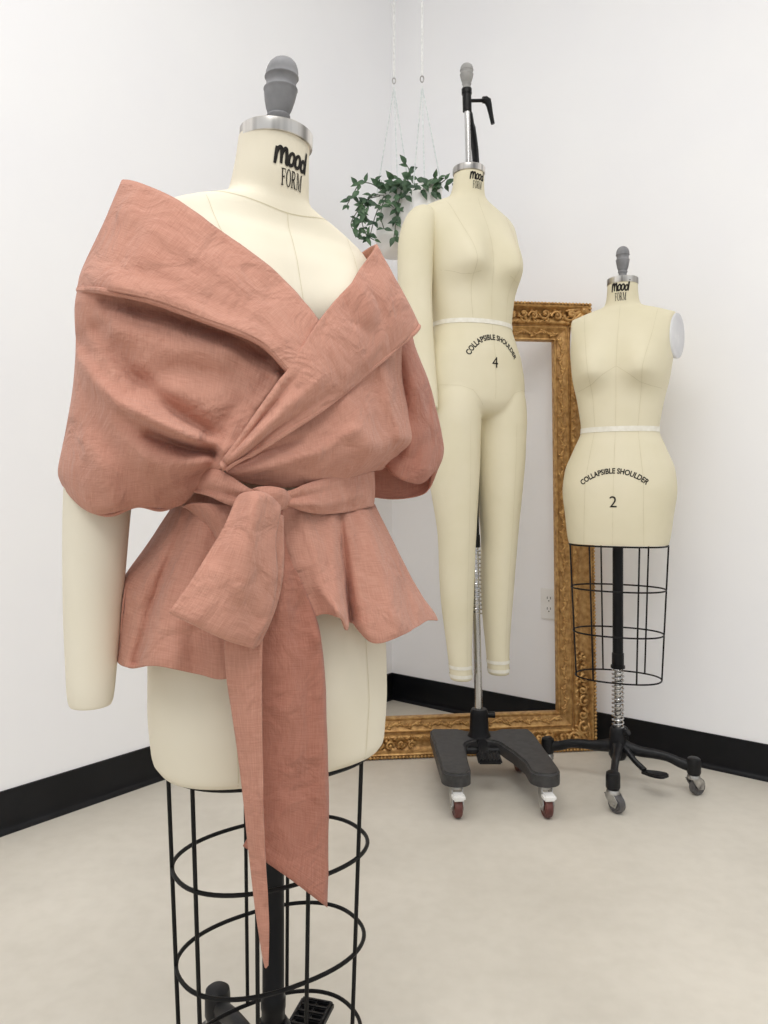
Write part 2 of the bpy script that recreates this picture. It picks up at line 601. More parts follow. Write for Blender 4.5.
def rect2d(mb2, x0, y0, x1, y1, k=4):
    stroke_v = []
    vs = []; fs = []
    horiz = abs(x1 - x0) > abs(y1 - y0)
    for i in range(k + 1):
        t = i / k
        if horiz:
            x = x0 + (x1 - x0) * t; vs += [(x, y0), (x, y1)]
        else:
            y = y0 + (y1 - y0) * t; vs += [(x0, y), (x1, y)]
        if i: fs.append((2 * i - 2, 2 * i - 1, 2 * i + 1, 2 * i))
    o = len(mb2[0]); mb2[0].extend(vs); mb2[1].extend([tuple(q + o for q in f) for f in fs])


def quad2d(mb2, p):
    o = len(mb2[0])
    a, b_, c, d = [Vector(q) for q in p]
    vs = []; fs = []
    for i in range(5):
        t = i / 4
        vs += [tuple(a.lerp(d, t)), tuple(b_.lerp(c, t))]
        if i: fs.append((2 * i - 2, 2 * i - 1, 2 * i + 1, 2 * i))
    mb2[0].extend(vs); mb2[1].extend([tuple(q + o for q in f) for f in fs])


def mark_brush():
    g = ([], [])
    w = 0.215
    stroke(g, [(0.02, 0.02), (0.10, 0.5), (0.16, 1.02)], w)
    stroke(g, [(0.12, 0.55), (0.27, 0.93), (0.42, 0.98), (0.44, 0.6), (0.41, 0.08)], w)
    stroke(g, [(0.44, 0.52), (0.60, 0.90), (0.75, 0.96), (0.77, 0.55), (0.75, 0.14), (0.86, 0.06)], w)
    ring2d(g, 1.11, 0.46, 0.29, 0.46, 0.205, 0.21, slant=0.18)
    ring2d(g, 1.58, 0.46, 0.30, 0.46, 0.21, 0.21, slant=0.18)
    ring2d(g, 2.06, 0.40, 0.28, 0.42, 0.20, 0.21, slant=0.18)
    stroke(g, [(2.46, 1.34), (2.36, 0.7), (2.29, 0.02)], w * 1.1)
    return g, 2.5


def mark_serif():
    g = ([], [])
    th = 0.065
    # F
    rect2d(g, 0.06, 0, 0.20, 1); rect2d(g, 0.0, 0.0, 0.28, th); rect2d(g, 0.0, 1 - th, 0.54, 1.0)
    rect2d(g, 0.48, 0.76, 0.54, 1.0); rect2d(g, 0.20, 0.48, 0.40, 0.48 + th); rect2d(g, 0.36, 0.40, 0.415, 0.62)
    # O
    ring2d(g, 0.97, 0.5, 0.36, 0.53, 0.15, 0.065)
    # R
    rect2d(g, 1.45, 0, 1.59, 1); rect2d(g, 1.38, 0, 1.66, th); rect2d(g, 1.38, 1 - th, 1.70, 1.0)
    stroke(g, [(1.58, 0.965), (1.78, 0.94), (1.89, 0.74), (1.78, 0.53), (1.58, 0.49)], 0.11)
    quad2d(g, [(1.65, 0.5), (1.81, 0.5), (2.08, 0.0), (1.91, 0.0)]); rect2d(g, 1.89, 0, 2.12, th)
    # M
    rect2d(g, 2.26, 0, 2.33, 1); rect2d(g, 2.18, 0, 2.41, th); rect2d(g, 2.17, 1 - th, 2.36, 1.0)
    quad2d(g, [(2.26, 1), (2.43, 1), (2.70, 0.05), (2.61, 0.0)]); quad2d(g, [(2.61, 0.0), (2.69, 0.05), (2.98, 1), (2.91, 1)])
    rect2d(g, 2.91, 0, 3.06, 1); rect2d(g, 2.84, 0, 3.13, th); rect2d(g, 2.94, 1 - th, 3.14, 1.0)
    return g, 3.14


def neck_print(parent, bvh, axis_v, z_mid, width, ang0=0.0, tilt=0.0):
    """brush word above a serif word, wrapped round the neck"""
    mb = MB()
    for (g, W), zc, wd, hh in ((mark_brush(), z_mid + width * 0.02, width, width * 0.40), (mark_serif(), z_mid - width * 0.42, width * 0.64, width * 0.36)):
        vs = []
        for (x, y) in g[0]:
            s = (x / W - 0.5) * wd
            zz = zc + y * hh * (1.0 if wd == width else 1.06) + tilt * s
            R = 0.052
            phi = s / R + ang0
            d = Vector((math.sin(phi), -math.cos(phi), 0))
            o = Vector((0, -axis_v, zz)) + d * 0.2
            h = bvh.ray_cast(o, -d)
            vs.append(h[0] + d * 0.0009 if h[0] is not None else Vector((0, -axis_v, zz)) + d * R)
        mb.add(vs, g[1])
    return mb.build('lettering', M['ink'], parent, fix=False, smooth=False, label='black brush and serif neck lettering')


def belly_print(parent, bvh, zc, R, half_ang, digit, digit_z, digit_h, u0=0.0):
    vs2, fs2, x0, x1 = text_polys('COLLAPSIBLE SHOULDER', 0.028)
    L = 2 * half_ang * R
    k = L / (x1 - x0)
    mb = MB()
    vs = []
    for (x, y) in vs2:
        a = ((x - x0) * k - L / 2) / R
        r = R + y * k * 1.25
        p = front_hit(bvh, u0 + r * math.sin(a), zc + r * math.cos(a), 0.0009)
        vs.append(p)
    mb.add(vs, fs2)
    mb.build('arched_lettering', M['ink'], parent, fix=False, smooth=False)
    vs2, fs2, x0, x1 = text_polys(digit, 0.0)
    k = digit_h / 0.7
    mb = MB()
    mb.add([front_hit(bvh, u0 + (x - (x0 + x1) / 2) * k, digit_z + y * k, 0.0009) for (x, y) in vs2], fs2)
    mb.build('size_number', M['ink'], parent, fix=False, smooth=False)


def make_knob(parent, c, s, mat, tilt=(0, 0), zs=1.0):
    prof = [(0.0, 0.0), (0.62, 0.0), (0.68, 0.12), (0.66, 0.30), (0.57, 0.42), (0.60, 0.62), (0.72, 0.76), (0.71, 0.82), (0.63, 0.88), (0.78, 1.15), (0.90, 1.5), (0.98, 1.85), (1.0, 1.98), (1.03, 2.02), (1.02, 2.07),
            (0.94, 2.12), (0.89, 2.30), (0.92, 2.48), (0.99, 2.56), (1.03, 2.59), (1.02, 2.64), (0.98, 2.68), (0.97, 2.85), (0.92, 3.03), (0.81, 3.22), (0.62, 3.38), (0.36, 3.49), (0.15, 3.53), (0.0, 3.535)]
    mb = MB()
    mb.lathe([(max(r, 0.001) * s, z * s * zs) for r, z in prof], 36)
    mb.v = [(c[0] + p[0] + tilt[0] * p[2], c[1] + p[1] + tilt[1] * p[2], c[2] + p[2]) for p in mb.v]
    return mb.build('knob', mat, parent, angle=60)


def make_neck_ring(parent, c, r, h, tilt=0.0, v_off=0.0, deep=1.0):
    mb = MB()
    mb.lathe([(r * .2, 0), (r, 0), (r * 1.015, h * .06), (r * 1.015, h * .9), (r * .97, h), (r * 0.2, h)], 48)
    rt = Matrix.Rotation(tilt, 4, 'X')
    mb.v = [tuple(Vector(c) + rt @ Vector((p[0], p[1] * deep, p[2]))) for p in mb.v]
    return mb.build('neck_cap', M['steel'], parent)


def stadium(a, bq, n=64, e=2.0):
    return [(a * sgnp(math.cos(2 * PI * j / n), 2 / e), bq * sgnp(math.sin(2 * PI * j / n), 2 / e)) for j in range(n)]


def make_cage(parent, ztop, rings, a, bq, taper, spots, zs, rw=0.0035, e=2.3):
    """rings and uprights; spots: (photo column of the upright at height zs, front?)"""
    cage = None
    for z in [ztop] + rings:
        t = (ztop - z) / (ztop - rings[-1])
        k = 1 - taper * t
        mb = MB()
        mb.tube([(x, y, z) for x, y in stadium(a * k, bq * k, 64, e)], rw, 8, closed=True)
        o = mb.build('wire_cage' if cage is None else 'wire_ring', M['wire'], parent if cage is None else cage)
        cage = cage or o
    loc = parent.location; rz = parent.rotation_euler.z
    kz = 1 - taper * (ztop - zs) / (ztop - rings[-1])
    for px, front in spots:
        best = None
        for i in range(720):
            th = 2 * PI * i / 720
            x = a * kz * sgnp(math.cos(th), 2 / e); y = bq * kz * sgnp(math.sin(th), 2 / e)
            X = loc.x + x * math.cos(rz) - y * math.sin(rz); Y = loc.y + x * math.sin(rz) + y * math.cos(rz)
            if (Y - loc.y < (X - loc.x) * -0.15) != front: continue
            er = abs(384 + FPX * X / Y - px)
            if best is None or er < best[0]: best = (er, th)
        th = best[1]
        x = sgnp(math.cos(th), 2 / e); y = sgnp(math.sin(th), 2 / e)
        w = MB()
        w.tube([(a * x, bq * y, ztop), (a * (1 - taper) * x, bq * (1 - taper) * y, rings[-1])], rw, 8)
        w.build('upright_wire', M['wire'], cage)
    return cage


def make_spring(parent, z0, z1, r, turns, rw=0.0028, rod=0.0115, rodmat='chrome', axis=(0, 0)):
    mb = MB()
    pts = []
    n = int(turns * 18)
    for i in range(n + 1):
        a = 2 * PI * turns * i / n
        pts.append((axis[0] + r * math.cos(a), axis[1] + r * math.sin(a), z0 + (z1 - z0) * i / n))
    mb.tube(pts, rw, 6)
    return mb.build('spring', M['chrome'], parent)


def make_caster(parent, c, ang, wheel_mat, r=0.026, top=0.062, fender=False):
    """swivel caster standing on the floor below c; ang = rolling direction"""
    cx, cy = c
    rt = Matrix.Translation((cx, cy, 0)) @ Matrix.Rotation(ang, 4, 'Z')
    mb = MB()
    trail = 0.014
    # fork: top plate, two cheeks
    mb.lathe([(0.001, top), (0.017, top), (0.019, top - .004), (0.019, top - .011), (0.001, top - .011)], 20)
    for s in (-1, 1):
        prof = [(-0.018, top - .010), (0.016, top - .010), (trail + .016, r + .010), (trail + .009, r - .008), (trail - .009, r - .006), (-0.012, r + .014)]
        vs = [(x, s * 0.0135, z) for x, z in prof] + [(x, s * 0.0165, z) for x, z in prof]
        k = len(prof)
        mb.add(vs, [tuple(range(k))[::-1], tuple(range(k, 2 * k))] + [(i, (i + 1) % k, k + (i + 1) % k, k + i) for i in range(k)])
    mb.lathe([(0.001, -0.019), (0.006, -0.019), (0.006, 0.019), (0.001, 0.019)], 12, (trail, 0, r), 'y')
    mb.v = [tuple(rt @ Vector(p)) for p in mb.v]
    fork = mb.build('caster', M['zinc'], parent, angle=30)
    wm = MB()
    wm.lathe([(0.005, -0.011), (r * .6, -0.011), (r * .66, -0.009), (r * .82, -0.0115), (r * .96, -0.0085), (r, -0.003), (r, 0.003), (r * .96, 0.0085), (r * .82, 0.0115), (r * .66, 0.009), (r * .6, 0.011), (0.005, 0.011)], 32, (trail, 0, r), 'y')
    wm.v = [tuple(rt @ Vector(p)) for p in wm.v]
    wm.build('wheel', wheel_mat, fork, angle=35)
    if fender:
        fm = MB()
        fm.box((trail + .016, 0, r * 2 + .004), (0.034, 0.036, 0.018), None, 0.005)
        fm.v = [tuple(rt @ Vector(p)) for p in fm.v]
        fm.build('brake_tab', M['white'], fork)
    return fork


def make_cast_leg(parent, ang, L=0.22, z_hub=0.125, z_end=0.088):
    """arched cast-iron leg with a round boss over the caster"""
    d = Vector((math.cos(ang), math.sin(ang), 0))
    mb = MB()
    prof = [(0.0, z_hub, .024), (0.03, z_hub - .010, .020), (0.07, z_hub - .016, .016), (0.11, z_hub - .017, .0145), (0.15, z_hub - .022, .0135), (0.185, z_hub - .034, .015), (L, z_end - .004, .017)]
    c = cr1([(a, b_, r) for a, b_, r in prof], 6)
    mb.tube([d * float(p[0]) + Vector((0, 0, float(p[1]))) for p in c], [float(p[2]) for p in c], 12, flat=(0.8, 1.05))
    e = d * L
    mb.lathe([(0.001, z_end + .026), (0.014, z_end + .026), (0.0190, z_end + .022), (0.0205, z_end + .012), (0.0205, z_end - .018), (0.018, z_end - .024), (0.001, z_end - .024)], 24, (e.x, e.y, 0))
    return mb.build('base_leg', M['iron_black'], parent), (e.x, e.y)


def make_pedal(parent, ang, L=0.14, z=0.075, slotted=False, zend=None):
    d = Vector((math.cos(ang), math.sin(ang), 0)); s = Vector((-d.y, d.x, 0))
    zend = z if zend is None else zend
    mb = MB()
    mb.tube([d * 0.0 + Vector((0, 0, .125)), d * .03 + Vector((0, 0, .115)), d * (L * .5) + Vector((0, 0, (zend + .105) / 2)), d * (L - .03) + Vector((0, 0, zend))], [.010, .010, .009, .009], 10)
    rt = Matrix(((d.x, s.x, 0), (d.y, s.y, 0), (0, 0, 1))).to_4x4()
    if slotted:
        c = d * (L + .01) + Vector((0, 0, zend))
        for k in (-1, 1):
            mb.box(c + s * k * .023, (.066, .009, .012), rt, .003)
        mb.box(c, (.066, .005, .010), rt, .002)
        for k in range(5):
            mb.box(c + d * (-.029 + .0145 * k), (.0075, .05, .012), rt, .002)
        mb.box(c - Vector((0, 0, .007)), (.062, .048, .004), rt)
    else:
        c = d * (L + .005) + Vector((0, 0, zend))
        P = []
        for x, w in ((-.04, .010), (-.025, .014), (-.005, .021), (.02, .023), (.034, .020), (.04, .012)):
            P.append((x, w))
        poly = [(x, w) for x, w in P] + [(x, -w) for x, w in P[::-1]]
        pb = MB(); pb.prism(poly, -.005, .005, .003)
        rt2 = Matrix.Translation(c) @ rt @ Matrix.Rotation(-0.12, 4, 'Y')
        mb.add([rt2 @ Vector(p) for p in pb.v], pb.f)
    return mb.build('pedal', M['iron_black'], parent, angle=35)


def taped(path_w=0.012): pass


# ================================================================== FRONT FORM
TH1 = math.radians(33)
X1, Y1 = -0.153, 1.05
form1 = empty('dress_form', (X1, Y1, 0), TH1, 'large dress form in the foreground wearing the rose linen wrap blouse', 'dress form', 'cream dress forms on stands')
# z, half width, front, back, exponent, centre offset
tab1 = [
    (0.556, 0.154, 0.104, 0.110, 2.4, 0.0), (0.563, 0.159, 0.108, 0.114, 2.4, 0.0), (0.58, 0.163, 0.111, 0.117, 2.3, 0.0), (0.64, 0.168, 0.114, 0.120, 2.2, 0.0), (0.72, 0.168, 0.110, 0.122, 2.15, 0.0), (0.82, 0.142, 0.098, 0.106, 2.1, 0.0),
    (0.905, 0.112, 0.082, 0.084, 2.1, 0.0), (0.98, 0.127, 0.086, 0.092, 2.1, 0.0), (1.07, 0.146, 0.088, 0.104, 2.2, 0.0), (1.15, 0.156, 0.088, 0.108, 2.3, 0.0), (1.21, 0.160, 0.074, 0.104, 2.4, 0.0),
    (1.25, 0.164, 0.064, 0.096, 2.3, -0.006), (1.272, 0.156, 0.057, 0.088, 2.1, -0.010), (1.288, 0.134, 0.055, 0.078, 2.0, -0.010), (1.300, 0.108, 0.055, 0.072, 2.0, -0.011), (1.309, 0.082, 0.054, 0.066, 2.0, -0.011),
    (1.317, 0.0615, 0.0525, 0.060, 2.0, -0.009), (1.328, 0.0555, 0.0515, 0.055, 2.0, -0.006), (1.345, 0.053, 0.0505, 0.052, 2.0, -0.003), (1.38, 0.0495, 0.0495, 0.0495, 2.0, 0.0), (1.408, 0.0485, 0.0485, 0.0485, 2.0, 0.003)]
bust1 = [(0.078, 1.150, 0.030, 0.052, 0.075, 0.045)]
mbt = MB()
mbt.grid(build_torso(tab1, bust1, 0.556, 1.399, 120), True, True, True)


def tilt1(p):
    """the neck and shoulders of this form sit slightly crooked"""
    t = max(0.0, min(1.0, (p[2] - 1.17) / .13)); k = .060 * t * t * (3 - 2 * t)
    return (p[0] + k * (p[2] - 1.385), p[1], p[2] - k * p[0])


mbt.v = [tilt1(p) for p in mbt.v]
mbt.build('torso', M['canvas_pale'], form1, angle=60)
bv1 = bvh_of(mbt)
ringc = (0.0015, -0.004, 1.393)
rg = make_neck_ring(form1, ringc, 0.0495, 0.019, 0.0)
for v in rg.data.vertices: v.co = Vector(tilt1(v.co))
make_knob(form1, tilt1((.0015, -0.005, 1.411)), 0.0228, M['knob'], (.075, -.045), 1.30)
neck_print(form1, bv1, 0.0, 1.3475, 0.0575, 0.15, -.060)
sm = MB()
seam_line(form1, bv1, [(0.0, 1.288), (0.0, 1.25), (0, 1.15)], 0.0008)
for s in (-1, 1):
    seam_line(form1, bv1, [(s * .105, 1.298), (s * .10, 1.25), (s * .088, 1.2)], 0.0008)
    seam_line(form1, bv1, [(s * .088, 0.78), (s * .095, 0.64), (s * .09, 0.56)], 0.0010)
# neck seam
rows = []
for j in range(97):
    a = 2 * PI * j / 96
    d = Vector((math.sin(a), -math.cos(a), 0))
    zz = 1.309 - 0.020 * math.cos(a)
    pr_ = []
    for dz in (-.0005, .0005):
        h = bv1.ray_cast(Vector((0, 0, zz + dz - .06 * .056 * math.sin(a))) + d * .3, -d)
        pr_.append(h[0] + d * .0005)
    rows.append(pr_)
sm.grid(rows)
sm.build('neck_seam', M['seam'], form1, fix=False)
# right arm (nearest to the camera)
arm = MB()
pth = cr1([(-.125, .010, 1.235, .018), (-.150, .010, 1.230, .034), (-.174, .010, 1.195, .041), (-.196, .010, 1.13, .043), (-.212, .009, 1.04, .043), (-.2285, .008, 0.93, .0405), (-.237, .0, 0.80, .035), (-.242, -.010, 0.70, .0285), (-.243, -.012, 0.672, .026), (-.243, -.012, 0.664, .0235)], 6)
arm.tube([p[:3] for p in pth], [float(p[3]) for p in pth], 28)
arm.build('arm', M['canvas_pale'], form1, angle=60)
bva1 = bvh_of(arm)
# bottom plate, cage, stand
make_cage(form1, 0.552, [0.421, 0.290, 0.158], 0.141, 0.101, 0.11, [(170, True), (195.6, True), (257, True), (308, True), (358, True), (245, False), (288, False)], 0.421, 0.0029)
mb = MB(); mb.lathe([(.001, .50), (.015, .50), (.015, .222), (.0172, .219), (.0172, .206), (.0162, .203), (.0162, .155), (.001, .155)], 28)
mb.v = [(p[0], p[1], p[2]) for p in mb.v]
mb.lathe([(.001, .53), (.016, .53), (.016, .50), (.001, .5)], 28)
mb.build('pole', M['black'], form1)
mb = MB(); mb.lathe([(.001, .188), (.019, .188), (.024, .180), (.026, .165), (.028, .135), (.028, .10), (.001, .10)], 28)
mb.build('hub', M['iron_black'], form1)
for a in (122.5, 242.5, 2.5):
    _, e = make_cast_leg(form1, math.radians(a) - TH1, 0.218)
    make_caster(form1, e, math.radians(a) - TH1 + 0.4, M['tyre'])
make_pedal(form1, math.radians(74.5) - TH1, 0.135, 0.10, True, 0.098)

# ================================================================== WRAP BLOUSE on the front form
blouse = empty('wrap_blouse', (X1, Y1, 0), TH1, 'rose linen off-shoulder wrap blouse with peplum and tied bow on the front form', 'blouse')
ct, st_ = math.cos(TH1), math.sin(TH1)


def uvz(px, py, v):
    """photo coordinate + distance in front of the form's mid-plane -> point in the form's own frame"""
    xn = (px - 384) / FPX
    u = (xn * (Y1 - ct * v) - X1 - st_ * v) / (ct - st_ * xn)
    Y = Y1 + st_ * u - ct * v
    return (u, -v, CAM_H + (HOR - py) / FPX * Y)


def seg_dist(px, py, poly):
    best = np.full(px.shape, 1e9); side = np.zeros(px.shape); tt = np.zeros(px.shape)
    L = len(poly) - 1
    for i in range(L):
        ax, ay = poly[i]; bx, by = poly[i + 1]
        dx, dy = bx - ax, by - ay
        t = np.clip(((px - ax) * dx + (py - ay) * dy) / (dx * dx + dy * dy), 0, 1)
        d = np.hypot(px - (ax + t * dx), py - (ay + t * dy))
        sd = np.sign((px - ax) * dy - (py - ay) * dx)
        m_ = d < best
        best = np.where(m_, d, best); side = np.where(m_, sd, side); tt = np.where(m_, (i + t) / L, tt)
    return best, side, tt


def clear_body(p, gap=.006):
    """keep the cloth outside the torso and the arm"""
    for b_ in (bv1, bva1):
        f = b_.ray_cast(Vector((p.x, -.6, p.z)), Vector((0, 1, 0)))[0]
        k = b_.ray_cast(Vector((p.x, .6, p.z)), Vector((0, -1, 0)))[0]
        if f is None or k is None: continue
        if f.y - gap < p.y < k.y + gap:
            if p.y < (f.y + k.y) / 2 + .02: p.y = f.y - gap
            else: p.y = k.y + gap
    return p


FOLD = 1.75


def patch(name, ctrl, per=9, folds=(), mat='linen', label=None, thick=0.0024, crumple=0.002, parent=None, closed_cols=False, hemline=None):
    """cloth panel through a grid of control points (px, py, v)"""
    P = np.array(ctrl, float)                      # R, C, 3
    R, C, _ = P.shape
    rows = np.array([cr1(P[r], per) for r in range(R)])          # R, C', 3
    cols = np.array([cr1(rows[:, c], per) for c in range(rows.shape[1])])  # C', R', 3
    G = cols.transpose(1, 0, 2).copy()
    px, py = G[..., 0], G[..., 1]
    for f in folds:
        poly, A, sig = f[0], f[1] * FOLD, f[2]
        d, sd, t = seg_dist(px, py, poly)
        fade = f[3] if len(f) > 3 else (1.0, 1.0)
        env = fade[0] + (fade[1] - fade[0]) * t
        if len(f) > 4 and f[4] == 'step':      # one-sided crease: sharp on one side
            G[..., 2] += A * env * np.where(sd > 0, np.exp(-(d / sig) ** 2), np.exp(-(d / (sig * .25)) ** 2))
        else:
            G[..., 2] += A * env * np.exp(-(d / sig) ** 2)
    pts = []
    for r in range(G.shape[0]):
        row = []
        for c in range(G.shape[1]):
            x, y, v = G[r, c]
            p = clear_body(Vector(uvz(x, y, v)))
            if crumple:
                nz = noise.noise(p * 12 + Vector((3.1, 0, 0))) * 1.0 + (0.35 - abs(noise.noise(p * 21 + Vector((0, 7, 0))))) * 1.5 + noise.noise(p * 45) * 0.3
                p.y -= nz * crumple
            row.append(p)
        pts.append(row)
    # uv in metres
    n0 = len(pts); n1 = len(pts[0])
    us = []
    rl = [0.0]
    for r in range(1, n0): rl.append(rl[-1] + (pts[r][n1 // 2] - pts[r - 1][n1 // 2]).length)
    cl = [0.0]
    for c in range(1, n1): cl.append(cl[-1] + (pts[n0 // 2][c] - pts[n0 // 2][c - 1]).length)
    for r in range(n0):
        for c in range(n1):
            us.append((cl[c] + len(name) * .13, rl[r]))
    mb = MB(); mb.grid(pts)
    return mb.build(name, M[mat], parent or blouse, angle=0, solid=thick, label=label, uvs=us, fix=False)


def BK(u, v, z):
    """back-of-form control point given in the form's frame"""
    X = X1 + ct * u + st_ * v; Y = Y1 + st_ * u - ct * v
    return (384 + FPX * X / Y, HOR - FPX * (z - CAM_H) / Y, v)


# --- left lapel (wearer's right collar)
patch('collar_fold', [
    [BK(0.02, -.115, 1.235), BK(-.12, -.12, 1.24), (160, 215, -.085), (123, 181, -.022), (168, 195.5, .040), (220, 231, .078), (275, 272, .106), (305, 304, .122), (322, 326, .130), (332, 342, .134)],
    [BK(0.02, -.128, 1.20), BK(-.13, -.128, 1.205), (125, 240, -.085), (104, 226, -.02), (140, 238, .062), (188, 263, .098), (241, 299, .126), (284, 332, .142), (309, 346, .146), (322, 356, .146)],
    [BK(0.02, -.135, 1.16), BK(-.14, -.135, 1.165), (100, 272, -.09), (84, 270, -.018), (114, 279, .080), (158, 291, .112), (212, 312, .138), (265, 340, .153), (296, 362, .156), (312, 374, .152)],
    [BK(0.02, -.135, 1.145), BK(-.14, -.135, 1.15), (97, 285, -.09), (79, 288, -.016), (109, 291, .080), (151, 300, .112), (204, 319, .138), (259, 341, .154), (289, 370, .158), (306, 381, .154)],
], 9, [([(130, 215), (190, 250), (250, 290)], .004, 10), ([(105, 262), (170, 285), (240, 318)], -.004, 9), ([(150, 200), (120, 265)], -.003, 9)], label='wide folded collar over the near shoulder', thick=.004)
# rolled edge of the lapel
def roll(name, path, r, mat='linen', parent=None):
    c = cr1(path, 8)
    mb = MB(); mb.tube([uvz(*p) for p in c], (r + [r[-1]] * len(c))[:len(c)] if isinstance(r, list) else r, 8)
    us = [(i * .01, 0) for i in range(len(mb.v))]
    return mb.build(name, M[mat], parent or blouse, uvs=us, fix=False)


roll('collar_hem', [BK(-.14, -.135, 1.147), (95, 287, -.09), (79, 290, -.016), (95, 290, .05), (109, 292, .078), (151, 301, .110), (204, 320, .136), (259, 342, .152), (289, 371, .156)], .0038)

# --- left bodice and sleeve (wearer's right)
patch('bodice_panel', [
    [BK(-.13, -.125, 1.17), (96, 275, -.075), (84, 272, -.005), (110, 272, .055), (150, 283, .078), (204, 302, .100), (259, 322, .118), (300, 352, .126)],
    [BK(-.13, -.13, 1.14), (92, 305, -.08), (76, 305, -.005), (108, 305, .064), (150, 314, .088), (205, 328, .112), (257, 346, .126), (295, 370, .132)],
    [BK(-.13, -.13, 1.10), (92, 340, -.085), (77, 345, -.005), (106, 342, .068), (150, 348, .098), (205, 358, .120), (252, 378, .132), (282, 395, .137)],
    [BK(-.13, -.13, 1.06), (88, 385, -.085), (75, 385, -.005), (106, 386, .074), (154, 390, .118), (203, 396, .130), (243, 410, .136), (266, 420, .140)],
    [BK(-.13, -.13, 1.01), (80, 430, -.085), (68, 430, -.005), (100, 430, .076), (148, 428, .118), (197, 432, .126), (230, 441, .138), (246, 445, .142)],
    [BK(-.13, -.13, 0.96), (72, 468, -.085), (61, 468, -.005), (92, 476, .074), (138, 470, .110), (182, 464, .124), (214, 460, .134), (230, 458, .143)],
    [BK(-.13, -.125, 0.93), (74, 483, -.08), (63, 483, -.005), (93, 504, .064), (137, 498, .094), (178, 493, .104), (203, 479, .118), (224, 466, .140)],
    [BK(-.13, -.115, 0.925), (77, 487, -.072), (68, 490, -.003), (94, 513, .050), (137, 506.5, .074), (177, 506, .083), (199, 487, .105), (222, 469, .132)],
    [BK(-.13, -.105, 0.93), (80, 480, -.062), (76, 483, .0), (97, 503, .036), (137, 496, .058), (176, 495, .066), (198, 480, .090), (221, 466, .120)],
], 13, [
    ([(150, 434), (180, 446), (213, 453)], -.022, 7, (.4, 1.0)),
    ([(77, 354), (95, 380), (120, 404), (155, 422), (195, 438)], .012, 8),
    ([(232, 440), (250, 405), (268, 380)], -.004, 5),
    ([(140, 410), (175, 432), (216, 449)], .010, 8, (.6, 1.0)),
    ([(150, 455), (185, 463), (216, 460)], .010, 9, (.3, 1.0)),
    ([(100, 330), (130, 372), (165, 404), (205, 432)], -.009, 10),
    ([(95, 395), (120, 430), (150, 462), (180, 480)], .006, 12),
    ([(110, 300), (160, 312), (215, 330), (262, 352)], -.010, 12),
    ([(92, 400), (110, 440), (128, 490)], -.006, 12, (1, .2)),
    ([(225, 450), (245, 415), (275, 380)], .006, 7),
    ([(215, 452), (228, 420), (246, 385)], -.005, 9, (1, .3)),
    ([(120, 330), (165, 345), (220, 352)], .005, 16),
    ([(140, 380), (180, 372), (230, 378)], -.005, 14),
    ([(215, 462), (190, 480), (165, 492)], -.008, 6, (1, .2)),
    ([(85, 440), (105, 470), (115, 505)], .004, 10),
    ([(77, 340), (85, 350)], -.008, 8),
], label='draped bodice and near sleeve gathered to the knot', crumple=.0028)
roll('sleeve_hem', [(74, 486, -.075), (67, 489, -.003), (80, 504, .03), (94, 512, .051), (112, 515, .064), (137, 506, .075), (160, 510, .08), (177, 505, .084)], .0022)

# --- right bodice, below the right lapel
patch('bodice_panel', [
    [(222, 462, .136), (250, 440, .138), (281, 424, .136), (322, 396, .124), (362, 358, .086), (394, 330, .034), (400, 325, -.03), BK(.10, -.115, 1.15)],
    [(223, 464, .140), (252, 446, .144), (283, 434, .142), (325, 414, .130), (365, 386, .100), (388, 372, .055), (396, 368, -.03), BK(.10, -.12, 1.11)],
    [(224, 467, .143), (254, 456, .150), (286, 447, .148), (330, 434, .138), (370, 418, .110), (396, 412, .060), (402, 410, -.03), BK(.10, -.12, 1.06)],
    [(225, 470, .143), (256, 465, .150), (288, 460, .150), (332, 451, .142), (372, 446, .116), (403, 440, .060), (404, 438, -.03), BK(.10, -.115, 1.02)],
    [(226, 473, .140), (256, 473, .146), (288, 473, .146), (330, 468, .138), (364, 463, .108), (389, 455, .055), (394, 453, -.03), BK(.10, -.11, .985)],
    [(227, 477, .130), (256, 484, .133), (288, 487, .131), (326, 482, .120), (352, 477, .092), (371, 471, .050), (376, 470, -.03), BK(.10, -.10, .94)],
], 13, [
    ([(228, 470), (262, 452), (300, 440)], -.008, 4.5, (1, .2)),
    ([(228, 473), (270, 466), (320, 452), (352, 430)], .005, 7),
    ([(384, 367), (389, 397), (400, 436)], .006, 7),
    ([(372, 385), (378, 420), (392, 445)], -.005, 10),
    ([(385, 452), (360, 462), (330, 474)], -.004, 8),
    ([(345, 405), (360, 432), (372, 450)], .004, 12),
], label='bodice panel over the far bust')

